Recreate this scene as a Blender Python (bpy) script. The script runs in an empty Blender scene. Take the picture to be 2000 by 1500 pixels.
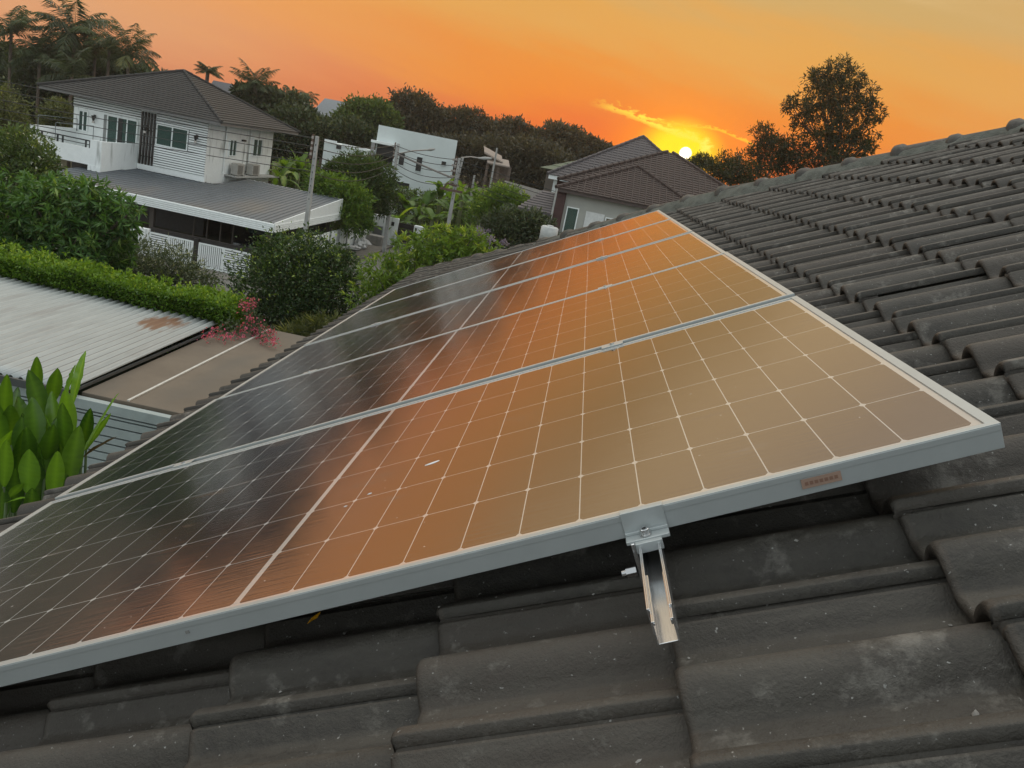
import bpy, math, random
import numpy as np
from mathutils import Matrix, Vector

# ---------------------------------------------------------------- camera, sky, sun
S = bpy.context.scene
COL = S.collection
PI = math.pi
F = 1632.04                     # focal length in pixels of the 2000 x 1500 photograph
RW = np.array([[0.9775827729, 0.0908443761, 0.1899453117], [0.2070006637, -0.2496940923, -0.9459405824], [-0.0385051599, 0.9640540232, -0.2629014892]])
CAM = np.array([1.4103305978, -1.1150252184, 7.6])
Z0 = 6.313326464                      # height of the lower edge of the solar array
cd = bpy.data.cameras.new("camera"); cd.sensor_width = 36.0; cd.lens = F / 2000 * 36
cd.clip_start = 0.05; cd.clip_end = 6000
cam = bpy.data.objects.new("camera", cd); COL.objects.link(cam); S.camera = cam
m4 = Matrix.Identity(4)
for i in range(3):
    m4[i][0] = RW[0][i]; m4[i][1] = -RW[1][i]; m4[i][2] = -RW[2][i]; m4[i][3] = CAM[i]
cam.matrix_world = m4
S.view_settings.view_transform = 'Standard'; S.view_settings.look = 'None'
S.view_settings.exposure = 0.0; S.view_settings.gamma = 1.0
S.render.engine = 'CYCLES'
S.cycles.max_bounces = 6; S.cycles.transparent_max_bounces = 6

SUN_AZ, SUN_EL = 5.82, 1.96     # degrees: azimuth from +Y towards +X, elevation
def build_sky():
    w = bpy.data.worlds.new("World"); S.world = w; w.use_nodes = True
    nt = w.node_tree; N = nt.nodes; L = nt.links; N.clear()
    def mth(op, a, b=None, c=None, clamp=False):
        n = N.new('ShaderNodeMath'); n.operation = op; n.use_clamp = clamp
        for i, q in enumerate((a, b, c)):
            if q is None: continue
            if isinstance(q, (int, float)): n.inputs[i].default_value = q
            else: L.new(q, n.inputs[i])
        return n.outputs[0]
    def ramp(fac, stops, lo, hi):
        n = N.new('ShaderNodeValToRGB'); cr = n.color_ramp; cr.interpolation = 'EASE'
        while len(cr.elements) < len(stops): cr.elements.new(0.5)
        for e, (p, c) in zip(cr.elements, stops):
            e.position = (p - lo) / (hi - lo); e.color = (*c, 1)
        L.new(maprange(fac, lo, hi), n.inputs[0]); return n.outputs[0]
    def maprange(v, a, b, c=0.0, d=1.0, t='LINEAR'):
        n = N.new('ShaderNodeMapRange'); n.interpolation_type = t; n.clamp = True
        L.new(v, n.inputs['Value'])
        for k, q in zip(('From Min', 'From Max', 'To Min', 'To Max'), (a, b, c, d)): n.inputs[k].default_value = q
        return n.outputs[0]
    def mix(f, a, b, mode='MIX'):
        n = N.new('ShaderNodeMix'); n.data_type = 'RGBA'; n.blend_type = mode; n.clamp_result = False
        for s, q in ((n.inputs[0], f), (n.inputs[6], a), (n.inputs[7], b)):
            if isinstance(q, (int, float)): s.default_value = q
            elif isinstance(q, tuple): s.default_value = (*q, 1)
            else: L.new(q, s)
        return n.outputs[2]
    tc = N.new('ShaderNodeTexCoord'); d = tc.outputs['Generated']
    sp = N.new('ShaderNodeSeparateXYZ'); L.new(d, sp.inputs[0])
    x, y, z = sp.outputs
    el = mth('MULTIPLY', mth('ARCSINE', z), 180 / PI)
    az = mth('SUBTRACT', mth('MULTIPLY', mth('ARCTAN2', x, y), 180 / PI), SUN_AZ)
    # wispy streaks high haze, slightly tilted
    cmb = N.new('ShaderNodeCombineXYZ'); L.new(mth('MULTIPLY', az, 0.05), cmb.inputs[0])
    L.new(mth('ADD', mth('MULTIPLY', el, 0.30), mth('MULTIPLY', az, 0.045)), cmb.inputs[1])
    nz = N.new('ShaderNodeTexNoise'); nz.inputs['Scale'].default_value = 1.3; nz.inputs['Detail'].default_value = 5
    nz.inputs['Roughness'].default_value = 0.55; L.new(cmb.outputs[0], nz.inputs['Vector'])
    wisp = maprange(nz.outputs[0], 0.3, 0.7, -1.0, 1.0)
    elw = mth('ADD', el, mth('MULTIPLY', wisp, 1.1))
    front = ramp(elw, SKY_FRONT, -4, 90)
    side = ramp(elw, SKY_SIDE, -4, 90)
    back = ramp(el, SKY_BACK, -4, 90)
    aaz = mth('ABSOLUTE', az)
    c = mix(maprange(aaz, 8, 42, t='SMOOTHSTEP'), front, side)
    c = mix(maprange(aaz, 45, 115, t='SMOOTHSTEP'), c, back)
    # reddish bank low around the sun
    red = mth('MULTIPLY', maprange(aaz, 0, 19, 1, 0, 'SMOOTHSTEP'), maprange(el, 1.0, 6.6, 1, 0, 'SMOOTHSTEP'))
    c = mix(mth('MULTIPLY', red, 0.95), c, (0.80, 0.098, 0.010))
    # glow round the sun
    r2 = mth('ADD', mth('POWER', mth('MULTIPLY', mth('ADD', az, 0.35), 0.72), 2), mth('POWER', mth('SUBTRACT', el, SUN_EL + 0.25), 2))
    th = mth('SQRT', r2)
    c = mix(maprange(th, 0.6, 4.6, 0.95, 0, 'SMOOTHSTEP'), c, (1.0, 0.27, 0.002))
    c = mix(maprange(th, 0.75, 2.3, 1, 0, 'SMOOTHSTEP'), c, (1.0, 0.82, 0.0))
    # lit cloud: two strands following measured curves, broken up by noise
    cm2 = N.new('ShaderNodeCombineXYZ'); L.new(az, cm2.inputs[0]); L.new(mth('MULTIPLY', el, 2.2), cm2.inputs[1])
    n2 = N.new('ShaderNodeTexNoise'); n2.inputs['Scale'].default_value = 2.1; n2.inputs['Detail'].default_value = 8
    n2.inputs['Roughness'].default_value = 0.65; L.new(cm2.outputs[0], n2.inputs['Vector'])
    wob = maprange(n2.outputs[0], 0.25, 0.75, -1, 1)
    def strand(pts, width, amp, lo, hi):
        fc = N.new('ShaderNodeFloatCurve'); cv = fc.mapping.curves[0]
        P = [((a - lo) / (hi - lo), (e - 1.5) / 4.0) for a, e in pts]
        cv.points[0].location = P[0]; cv.points[1].location = P[-1]
        for q in P[1:-1]: cv.points.new(*q)
        fc.mapping.update()
        L.new(maprange(az, lo, hi), fc.inputs['Value'])
        ce = mth('ADD', mth('MULTIPLY', fc.outputs[0], 4.0), 1.5)
        dd = mth('ABSOLUTE', mth('SUBTRACT', el, mth('ADD', ce, mth('MULTIPLY', wob, amp))))
        wn = mth('MULTIPLY', maprange(wob, -0.55, 0.6, 0.08, 1.15), width)
        m = mth('SUBTRACT', 1.0, mth('DIVIDE', dd, wn), clamp=True)
        ends = mth('MULTIPLY', maprange(az, lo, lo + 1.6), maprange(az, hi - 0.25, hi, 1, 0))
        return mth('MULTIPLY', mth('POWER', m, 0.7), ends)
    s1 = strand([(-6.9, 3.95), (-4.8, 3.85), (-3.0, 3.56), (-1.25, 3.24), (0.1, 3.10), (1.1, 2.85), (1.5, 2.45)], 0.44, 0.22, -6.9, 1.55)
    s2 = strand([(-5.0, 3.95), (-2.0, 3.66), (-0.4, 3.74), (1.6, 3.84), (2.9, 3.6), (4.2, 3.3)], 0.16, 0.16, -5.0, 4.3)
    # puff at the right end above the sun
    pf = mth('SQRT', mth('ADD', mth('POWER', mth('DIVIDE', mth('SUBTRACT', az, 1.15), 0.42), 2), mth('POWER', mth('DIVIDE', mth('SUBTRACT', el, 2.62), 0.48), 2)))
    puff = maprange(mth('ADD', pf, mth('MULTIPLY', wob, -0.95)), 0.3, 1.1, 0.8, 0)
    s3 = strand([(0.2, 2.25), (1.4, 1.95), (2.2, 1.85), (3.0, 1.7)], 0.16, 0.10, 0.2, 3.0)
    c = mix(mth('MULTIPLY', s2, 0.9), c, (1.0, 0.58, 0.02))
    c = mix(mth('MULTIPLY', s1, maprange(az, -7, -2.5, 0.35, 1.0)), c, (1.0, 0.80, 0.06))
    c = mix(mth('MULTIPLY', puff, 0.95), c, (1.0, 0.88, 0.12))
    c = mix(mth('MULTIPLY', s3, 0.9), c, (1.0, 0.62, 0.01))
    # the disc of the sun itself
    dz = mth('SQRT', mth('ADD', mth('POWER', az, 2), mth('POWER', mth('SUBTRACT', el, SUN_EL + 0.08), 2)))
    c = mix(maprange(dz, 0.29, 0.44, 1, 0, 'SMOOTHSTEP'), c, (4.0, 3.6, 2.6))
    sky = N.new('ShaderNodeTexSky'); sky.sky_type = 'NISHITA'; sky.sun_disc = False
    sky.sun_elevation = math.radians(SUN_EL); sky.sun_rotation = math.radians(SUN_AZ)
    b1 = N.new('ShaderNodeBackground'); L.new(sky.outputs[0], b1.inputs[0]); b1.inputs[1].default_value = 0.004
    b2 = N.new('ShaderNodeBackground'); L.new(c, b2.inputs[0]); b2.inputs[1].default_value = SKY_GAIN
    ad = N.new('ShaderNodeAddShader'); L.new(b1.outputs[0], ad.inputs[0]); L.new(b2.outputs[0], ad.inputs[1])
    out = N.new('ShaderNodeOutputWorld'); L.new(ad.outputs[0], out.inputs[0])
    w.cycles.sampling_method = 'MANUAL'; w.cycles.sample_map_resolution = 1024
SKY_GAIN = 1.0
SKY_FRONT = [(-4, (.40, .12, .05)), (0, (.64, .125, .030)), (2.0, (.72, .145, .026)), (4.5, (.80, .235, .014)), (9, (.73, .355, .075)),
             (12.5, (.60, .385, .135)), (17.5, (.94, .69, .37)), (27, (.68, .55, .41)), (48, (2.0, 1.90, 1.72)), (90, (1.6, 1.68, 1.70))]
SKY_SIDE = [(-4, (.40, .18, .10)), (0, (.68, .26, .13)), (3, (.74, .355, .165)), (9, (.88, .36, .09)), (18, (.70, .50, .26)),
            (27, (.75, .66, .50)), (48, (2.0, 1.90, 1.74)), (90, (1.6, 1.68, 1.70))]
SKY_BACK = [(-4, (.20, .22, .22)), (0, (1.22, 1.33, 1.36)), (12, (1.48, 1.60, 1.63)), (28, (.62, .68, .71)), (55, (.72, .79, .82)), (90, (1.6, 1.68, 1.70))]
build_sky()
sl = bpy.data.lights.new("sun", 'SUN'); sl.energy = 1.0; sl.angle = math.radians(0.5); sl.color = (1.0, 0.5, 0.2)
so = bpy.data.objects.new("sun", sl); COL.objects.link(so)
a, e = math.radians(SUN_AZ), math.radians(SUN_EL)
so.rotation_euler = Vector((math.sin(a) * math.cos(e), math.cos(a) * math.cos(e), math.sin(e))).to_track_quat('Z', 'Y').to_euler()
so.location = (20, 200, 40)

# ---------------------------------------------------------------- helpers
def at(px, py, depth):
    """point at a depth (metres) along the sight line of a photograph pixel"""
    r = np.array([(px - 1000) / F, (py - 750) / F, 1.0]) @ RW
    return CAM + depth * r
def gp(px, py, z):
    """point at height z along the sight line of a photograph pixel"""
    r = np.array([(px - 1000) / F, (py - 750) / F, 1.0]) @ RW
    return CAM + (z - CAM[2]) / r[2] * r
GZ = 0.9                        # level of the street
SL = math.radians(28)           # slope of the tiled roof
CS, SN = math.cos(SL), math.sin(SL)
def roofpt(v, u, h):
    """v metres up the slope, u metres along the eave, h metres off the array's top face"""
    return (v * CS - h * SN, u, Z0 + v * SN + h * CS)
RMAT = Matrix(((CS, 0, -SN, 0), (0, 1, 0, 0), (SN, 0, CS, Z0), (0, 0, 0, 1)))

class MB:
    def __init__(s, T=None): s.v = []; s.f = []; s.m = []; s.T = T
    def add(s, vs, fs, mi=0):
        b = len(s.v)
        s.v += [s.T(*p) if s.T else tuple(p) for p in vs]
        s.f += [tuple(b + i for i in f) for f in fs]; s.m += [mi] * len(fs); return s
    def box(s, x0, x1, y0, y1, z0, z1, mi=0):
        x0, x1 = sorted((x0, x1)); y0, y1 = sorted((y0, y1)); z0, z1 = sorted((z0, z1))
        return s.add([(x0, y0, z0), (x1, y0, z0), (x1, y1, z0), (x0, y1, z0), (x0, y0, z1), (x1, y0, z1), (x1, y1, z1), (x0, y1, z1)],
                     [(0, 3, 2, 1), (4, 5, 6, 7), (0, 1, 5, 4), (1, 2, 6, 5), (2, 3, 7, 6), (3, 0, 4, 7)], mi)
    def prism(s, poly, axis, a, b, mi=0):
        """extrude a 2-D outline along an axis: poly holds the two other coordinates in order"""
        def P(p, t):
            q = list(p); q.insert(axis, t); return tuple(q)
        n = len(poly)
        return s.add([P(p, a) for p in poly] + [P(p, b) for p in poly],
                     [tuple(range(n)), tuple(range(2 * n - 1, n - 1, -1))] + [(i, i + n, (i + 1) % n + n, (i + 1) % n) for i in range(n)], mi)
    def tube(s, pts, r, n=8, mi=0, cap=True):
        pts = [Vector(p) for p in pts]; rs = r if isinstance(r, (list, tuple)) else [r] * len(pts)
        ref = None; rings = []
        for i, p in enumerate(pts):
            t = (pts[min(i + 1, len(pts) - 1)] - pts[max(i - 1, 0)]).normalized()
            if ref is None: ref = t.orthogonal().normalized()
            ref = (ref - t * ref.dot(t)).normalized(); bi = t.cross(ref)
            rings.append([tuple(p + (ref * math.cos(2 * PI * k / n) + bi * math.sin(2 * PI * k / n)) * rs[i]) for k in range(n)])
        vs = [q for g in rings for q in g]; fs = []
        for i in range(len(pts) - 1):
            for k in range(n): fs.append((i * n + k, i * n + (k + 1) % n, (i + 1) * n + (k + 1) % n, (i + 1) * n + k))
        if cap: fs += [tuple(range(n - 1, -1, -1)), tuple(range(len(vs) - n, len(vs)))]
        return s.add(vs, fs, mi)
    def build(s, name, mats, parent=None, smooth=False, bevel=0):
        if not isinstance(mats, (list, tuple)): mats = [mats]
        o = new_mesh(name, np.array(s.v, np.float64).reshape(-1, 3), s.f, mats, parent, smooth)
        if s.m and max(s.m) > 0: o.data.polygons.foreach_set('material_index', s.m)
        if bevel:
            md = o.modifiers.new('bevel', 'BEVEL'); md.width = bevel; md.segments = 2; md.limit_method = 'ANGLE'; md.angle_limit = math.radians(40)
        return o
def new_mesh(name, V, faces, mats, parent=None, smooth=False, tint=None):
    base = np.zeros(3)
    if parent is not None:
        q = parent
        while q is not None: base = base + np.array(q.location); q = q.parent
    me = bpy.data.meshes.new(name)
    V = V - base
    if isinstance(faces, np.ndarray):
        k = faces.shape[1]
        me.vertices.add(len(V)); me.vertices.foreach_set('co', V.astype(np.float32).ravel())
        me.loops.add(faces.size); me.loops.foreach_set('vertex_index', faces.astype(np.int32).ravel())
        me.polygons.add(len(faces)); me.polygons.foreach_set('loop_start', np.arange(0, faces.size, k, dtype=np.int32))
        me.polygons.foreach_set('loop_total', np.full(len(faces), k, np.int32))
        me.update(calc_edges=True)
    else:
        me.from_pydata([tuple(p) for p in V], [], faces); me.update()
    if tint is not None:
        at_ = me.attributes.new('tint', 'FLOAT', 'POINT'); at_.data.foreach_set('value', tint.astype(np.float32))
    if smooth: me.polygons.foreach_set('use_smooth', [True] * len(me.polygons))
    for m in mats: me.materials.append(m)
    o = bpy.data.objects.new(name, me); COL.objects.link(o)
    if parent is not None: o.parent = parent
    return o
def tag(o, label=None, cat=None, group=None, kind=None):
    for k, q in (('label', label), ('category', cat), ('group', group), ('kind', kind)):
        if q: o[k] = q
    return o
def thing(name, label, cat, loc=(0, 0, 0), group=None):
    o = bpy.data.objects.new(name, None); COL.objects.link(o); o.location = tuple(float(q) for q in loc); o.empty_display_size = 0.2
    return tag(o, label, cat, group)
def hull(mb_list): pass

# ---------------------------------------------------------------- materials
def M(name, col, rough=0.6, metal=0.0, var=0.15, scale=6.0, bump=0.0, bscale=60.0, spec=0.4, col2=None, stretch=(1, 1, 1), stains=None):
    m = bpy.data.materials.new(name); m.use_nodes = True; nt = m.node_tree; N = nt.nodes; L = nt.links
    b = N['Principled BSDF']; b.inputs['Roughness'].default_value = rough; b.inputs['Metallic'].default_value = metal
    b.inputs['Specular IOR Level'].default_value = spec
    tc = N.new('ShaderNodeTexCoord'); mp = N.new('ShaderNodeMapping'); mp.inputs['Scale'].default_value = stretch
    L.new(tc.outputs['Object'], mp.inputs[0])
    n = N.new('ShaderNodeTexNoise'); n.inputs['Scale'].default_value = scale; n.inputs['Detail'].default_value = 6; n.inputs['Roughness'].default_value = .65
    L.new(mp.outputs[0], n.inputs['Vector'])
    r = N.new('ShaderNodeValToRGB'); L.new(n.outputs[0], r.inputs[0])
    lo = tuple(c * (1 - var) for c in col) if col2 is None else col; hi = tuple(min(1, c * (1 + var)) for c in col) if col2 is None else col2
    r.color_ramp.elements[0].position = .3; r.color_ramp.elements[1].position = .7
    r.color_ramp.elements[0].color = (*lo, 1); r.color_ramp.elements[1].color = (*hi, 1)
    out = r.outputs[0]
    if stains:                                            # dark weathering marks of their own shape
        c3, sc, lo_, hi_, st = stains
        mp2 = N.new('ShaderNodeMapping'); mp2.inputs['Scale'].default_value = st; L.new(tc.outputs['Object'], mp2.inputs[0])
        n3 = N.new('ShaderNodeTexNoise'); n3.inputs['Scale'].default_value = sc; n3.inputs['Detail'].default_value = 5; L.new(mp2.outputs[0], n3.inputs['Vector'])
        mr = N.new('ShaderNodeMapRange'); mr.inputs['From Min'].default_value = lo_; mr.inputs['From Max'].default_value = hi_; L.new(n3.outputs[0], mr.inputs['Value'])
        mx = N.new('ShaderNodeMix'); mx.data_type = 'RGBA'; L.new(mr.outputs[0], mx.inputs[0]); L.new(out, mx.inputs[6]); mx.inputs[7].default_value = (*c3, 1); out = mx.outputs[2]
    L.new(out, b.inputs['Base Color'])
    if bump:
        n2 = N.new('ShaderNodeTexNoise'); n2.inputs['Scale'].default_value = bscale; n2.inputs['Detail'].default_value = 5
        L.new(tc.outputs['Object'], n2.inputs['Vector'])
        bp = N.new('ShaderNodeBump'); bp.inputs['Strength'].default_value = bump; bp.inputs['Distance'].default_value = .02
        L.new(n2.outputs[0], bp.inputs['Height']); L.new(bp.outputs[0], b.inputs['Normal'])
    return m
def leaf_mat(name, c1, c2, c3=None, transl=0.3, rough=0.45, spec=0.35):
    m = bpy.data.materials.new(name); m.use_nodes = True; nt = m.node_tree; N = nt.nodes; L = nt.links
    b = N['Principled BSDF']; b.inputs['Roughness'].default_value = rough; b.inputs['Specular IOR Level'].default_value = spec
    at_ = N.new('ShaderNodeAttribute'); at_.attribute_name = 'tint'
    r = N.new('ShaderNodeValToRGB'); L.new(at_.outputs['Fac'], r.inputs[0])
    r.color_ramp.elements[0].color = (*c1, 1); r.color_ramp.elements[1].color = (*c2, 1)
    if c3: q = r.color_ramp.elements.new(.94); q.color = (*c2, 1); r.color_ramp.elements[2].color = (*c3, 1); r.color_ramp.elements[2].position = 1
    L.new(r.outputs[0], b.inputs['Base Color'])
    t = N.new('ShaderNodeBsdfTranslucent'); hs = N.new('ShaderNodeMix'); hs.data_type = 'RGBA'; hs.blend_type = 'MULTIPLY'
    hs.inputs[0].default_value = 1; L.new(r.outputs[0], hs.inputs[6]); hs.inputs[7].default_value = (1.6, 1.5, .5, 1); L.new(hs.outputs[2], t.inputs[0])
    mx = N.new('ShaderNodeMixShader'); mx.inputs[0].default_value = transl
    L.new(b.outputs[0], mx.inputs[1]); L.new(t.outputs[0], mx.inputs[2]); L.new(mx.outputs[0], N['Material Output'].inputs[0])
    return m

# ---------------------------------------------------------------- our tiled roof
def tile_material():
    m = bpy.data.materials.new('concrete_tile'); m.use_nodes = True; nt = m.node_tree; N = nt.nodes; L = nt.links
    b = N['Principled BSDF']; b.inputs['Specular IOR Level'].default_value = .42
    tc = N.new('ShaderNodeTexCoord'); at_ = N.new('ShaderNodeAttribute'); at_.attribute_name = 'tint'
    def noise(sc, det, rough=.6):
        n = N.new('ShaderNodeTexNoise'); n.inputs['Scale'].default_value = sc; n.inputs['Detail'].default_value = det; n.inputs['Roughness'].default_value = rough
        L.new(tc.outputs['Object'], n.inputs['Vector']); return n.outputs[0]
    def ramp(f, a, b_, c1, c2):
        r = N.new('ShaderNodeValToRGB'); r.color_ramp.elements[0].position = a; r.color_ramp.elements[1].position = b_
        r.color_ramp.elements[0].color = (*c1, 1); r.color_ramp.elements[1].color = (*c2, 1); L.new(f, r.inputs[0]); return r.outputs[0]
    def mix(f, x, y, mode='MIX'):
        n = N.new('ShaderNodeMix'); n.data_type = 'RGBA'; n.blend_type = mode
        for s, q in ((n.inputs[0], f), (n.inputs[6], x), (n.inputs[7], y)):
            if isinstance(q, (int, float)): s.default_value = q
            elif isinstance(q, tuple): s.default_value = (*q, 1)
            else: L.new(q, s)
        return n.outputs[2]
    big = noise(3.2, 7, .7); fine = noise(55, 5, .75); spk = noise(130, 3, .6); lich = noise(9, 6, .72)
    k_t = 1.4
    c = ramp(big, .3, .72, (.015, .0138, .0115), (.046, .041, .033))
    c = mix(ramp(at_.outputs['Fac'], 0, 1, (0, 0, 0), (.55, .55, .55)), c, (.062, .048, .037))          # each tile weathers its own way
    mp = N.new('ShaderNodeMapping'); mp.inputs['Scale'].default_value = (1.2, 9, 1.2); L.new(tc.outputs['Object'], mp.inputs[0])
    sn = N.new('ShaderNodeTexNoise'); sn.inputs['Scale'].default_value = 2.2; sn.inputs['Detail'].default_value = 6; sn.inputs['Roughness'].default_value = .65; L.new(mp.outputs[0], sn.inputs['Vector'])
    c = mix(ramp(sn.outputs[0], .50, .74, (0, 0, 0), (.7, .7, .7)), c, (.086, .078, .064))            # water streaks running down the slope
    c = mix(ramp(sn.outputs[0], .28, .44, (.7, .7, .7), (0, 0, 0)), c, (.024, .024, .018))
    c = mix(ramp(fine, .38, .7, (0, 0, 0), (.6, .6, .6)), c, (.066, .061, .050))
    c = mix(ramp(lich, .555, .69, (0, 0, 0), (.8, .8, .8)), c, (.165, .155, .135))                  # pale dusty bloom
    c = mix(ramp(spk, .685, .73, (0, 0, 0), (.8, .8, .8)), c, (.33, .33, .31))                         # chalk specks
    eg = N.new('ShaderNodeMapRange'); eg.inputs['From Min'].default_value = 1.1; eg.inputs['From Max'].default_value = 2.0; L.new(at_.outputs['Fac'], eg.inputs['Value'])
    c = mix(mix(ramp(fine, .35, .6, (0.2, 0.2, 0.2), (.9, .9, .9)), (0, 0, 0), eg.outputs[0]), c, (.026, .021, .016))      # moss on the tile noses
    L.new(c, b.inputs['Base Color'])
    L.new(ramp(fine, .2, .8, (.46, .46, .46), (.72, .72, .72)), b.inputs['Roughness'])
    sm = N.new('ShaderNodeMath'); sm.operation = 'ADD'; L.new(fine, sm.inputs[0])
    s2 = N.new('ShaderNodeMath'); s2.operation = 'MULTIPLY'; L.new(noise(220, 4, .7), s2.inputs[0]); s2.inputs[1].default_value = .45; L.new(s2.outputs[0], sm.inputs[1])
    bp = N.new('ShaderNodeBump'); bp.inputs['Strength'].default_value = .5; bp.inputs['Distance'].default_value = .006
    L.new(sm.outputs[0], bp.inputs['Height']); L.new(bp.outputs[0], b.inputs['Normal'])
    return m
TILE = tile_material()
MORTAR = M('mortar', (.10, .105, .09), .9, var=.35, scale=14, bump=.6, bscale=90)
PLASTER = M('cream_plaster', (.55, .53, .47), .85, var=.06)
TW, GA, HIP0 = 0.297, 0.348, 9.62
EAVE_V = -0.56
def hip_u(v): return HIP0 - CS * (v - EAVE_V)
V_RIDGE = 6.4
def tiles():
    rng = np.random.default_rng(5)
    s = np.concatenate([[-.0085, -.008], np.linspace(-.004, .047, 7), [.06, .075, .09], np.linspace(.1015, .1955, 13), [.21, .222, .235], [.245, .252, .259, .266, .2725, .2755, .2775, .286, .294]])
    def barrel(x): return np.where(np.abs(x) < .047, .043 * np.cos(np.clip(x / .047, -1, 1) * PI / 2) ** .85, 0)
    p = barrel(s) + barrel(s - .1485) + barrel(s - .297) - .0065 * np.clip((s - .255) / .012, 0, 1) - .012 * np.clip((s - .2755) / .002, 0, 1)
    p[0] -= .016
    rows = [(.055, -.019), (.0, -.017), (-.001, -.005), (.004, -.0012), (.012, 0), (.12, 0), (GA + .05, 0)]
    Vs, Fs, Ts = [], [], []; nb = 0
    starts = [EAVE_V] + [1.44 + GA * k for k in range(-5, 14)]
    n = len(s); tmpl = []
    for r in range(len(rows) - 1):
        for k in range(n - 1):
            tmpl.append((r * n + k, r * n + k + 1, (r + 1) * n + k + 1, (r + 1) * n + k))
    tmpl = np.array(tmpl)
    for ci, v0 in enumerate(starts):
        if v0 > V_RIDGE: break
        off = (ci % 2) * .1485 + .04
        for ti in range(-14, 36):
            u0 = ti * TW + off + rng.normal(0, .0012)
            if u0 > hip_u(v0) + .02: continue
            jv, jh, ja = rng.normal(0, .004), rng.normal(0, .0016), rng.normal(0, .006)
            out = []
            for dv, dh in rows:
                t = np.clip(dv / GA, 0, 1.2)
                vv = v0 + jv + dv + ja * (s - .15)
                hh = -.160 + p + dh + .025 * (1 - t) + jh
                uu = np.minimum(u0 + s, hip_u(vv) + .02)
                out.append(np.stack([vv * CS - hh * SN, uu, Z0 + vv * SN + hh * CS], 1))
            Vs.append(np.concatenate(out)); Fs.append(tmpl + nb); nb += n * len(rows)
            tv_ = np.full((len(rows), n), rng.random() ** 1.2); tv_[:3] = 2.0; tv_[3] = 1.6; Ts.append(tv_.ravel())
    return np.concatenate(Vs), np.concatenate(Fs), np.concatenate(Ts)
house = thing('tiled_house', 'house under the dark grey concrete tile roof that carries the solar panels', 'house', (3.5, 0, GZ))
tv, tf, tt = tiles()
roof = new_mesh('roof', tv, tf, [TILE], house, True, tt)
roof['label'] = 'dark grey weathered roof of wavy concrete tiles'
# the other slopes and the body of the house, out of the photograph's sight
XR, ZR = V_RIDGE * CS, Z0 + V_RIDGE * SN - .16
XE, ZE = EAVE_V * CS + .07, Z0 + EAVE_V * SN - .15
YF = HIP0 - .05; YN = -8.0
b = MB()
b.add([(XE, YF, ZE), (2 * XR - XE, YF, ZE), (XR, hip_u(V_RIDGE), ZR)], [(0, 1, 2)])
b.add([(2 * XR - XE, YF, ZE), (2 * XR - XE, YN, ZE), (XR, YN, ZR), (XR, hip_u(V_RIDGE), ZR)], [(0, 1, 2, 3)])
b.add([(XE, -4.1, ZE), (XR, -4.1, ZR), (XR, YN, ZR), (XE, YN, ZE)], [(0, 1, 2, 3)])
b.build('back_roof', TILE, house)
b = MB(); b.box(XE + .55, 2 * XR - XE - .55, YN + .5, YF - .6, GZ, ZE - .12); b.build('wall', PLASTER, house)
b = MB(); b.box(XE - .02, XE + .01, YN, YF, ZE - .2, ZE + .01); b.box(XE, 2 * XR - XE, YF - .03, YF, ZE - .2, ZE + .0)
b.box(XE + .012, XE + .56, YN, YF - .032, ZE - .14, ZE - .11); b.build('fascia', M('grey_fascia', (.2, .2, .19)), house)
# hip caps: overlapping half rounds with a thick collar, bedded in mortar
def hip_caps():
    m = MB(); mo = MB(); rng = random.Random(4)
    A = Vector(roofpt(EAVE_V - .02, HIP0, -.10)); B = Vector(roofpt(V_RIDGE, hip_u(V_RIDGE), -.10))
    ax = (B - A).normalized(); Ln = (B - A).length
    sd = ax.cross(Vector((0, 0, 1))).normalized(); up = sd.cross(ax).normalized()
    k = 0; t = 0.0; step = .385
    def sag(q): return -.085 * max(0, min(1, (.45 - q) / .22)) - .055 * max(0, min(1, (q - .5) / .3))      # the hip is not laid quite straight
    def ring(c, r, hgt, nn=11):
        return [tuple(c + sd * (r * math.cos(PI * i / (nn - 1))) + up * (hgt * max(0, math.sin(PI * i / (nn - 1))) ** .85 - .025)) for i in range(nn)]
    while t < Ln:
        j = rng.gauss(0, .006); jx = rng.gauss(0, .004)
        prof = [(-.01, .110, .078), (0, .122, .092), (.012, .129, .099), (.055, .129, .099), (.068, .118, .088), (.09, .110, .080), (step + .03, .100, .070)]
        vs = []; nn = 11
        for (d, r, h) in prof: vs += ring(A + ax * (t + d) + up * (j + .012 + sag((t + d) / Ln)) + sd * jx, r, h, nn)
        fs = [(r * nn + i, r * nn + i + 1, (r + 1) * nn + i + 1, (r + 1) * nn + i) for r in range(len(prof) - 1) for i in range(nn - 1)]
        fs.append(tuple(range(nn)))
        m.add(vs, fs); t += step
    n = 150
    for side in (-1, 1):
        vs = []
        for i in range(n + 1):
            c = A + ax * (Ln * i / n) + up * sag(i / n); w = .150 + rng.gauss(0, .010) + .012 * math.sin(i * .9)
            o = sd * side
            dn = .052 if True else 0
            for q, hh in ((.08, .04), (.115, .012 + rng.gauss(0, .004)), (w, -.038 + rng.gauss(0, .004)), (w + .03, -.085)):
                vs.append(tuple(c + o * q + up * hh))
        mo.add(vs, [(i * 4 + k, i * 4 + k + 1, i * 4 + k + 5, i * 4 + k + 4) for i in range(n) for k in range(3)])
    c = m.build('hip_ridge', [TILE], house, True); mo.build('mortar_bed', [MORTAR], house, True)
    return c
hc = hip_caps(); hc['label'] = 'row of overlapping rounded ridge tiles along the hip'

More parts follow.
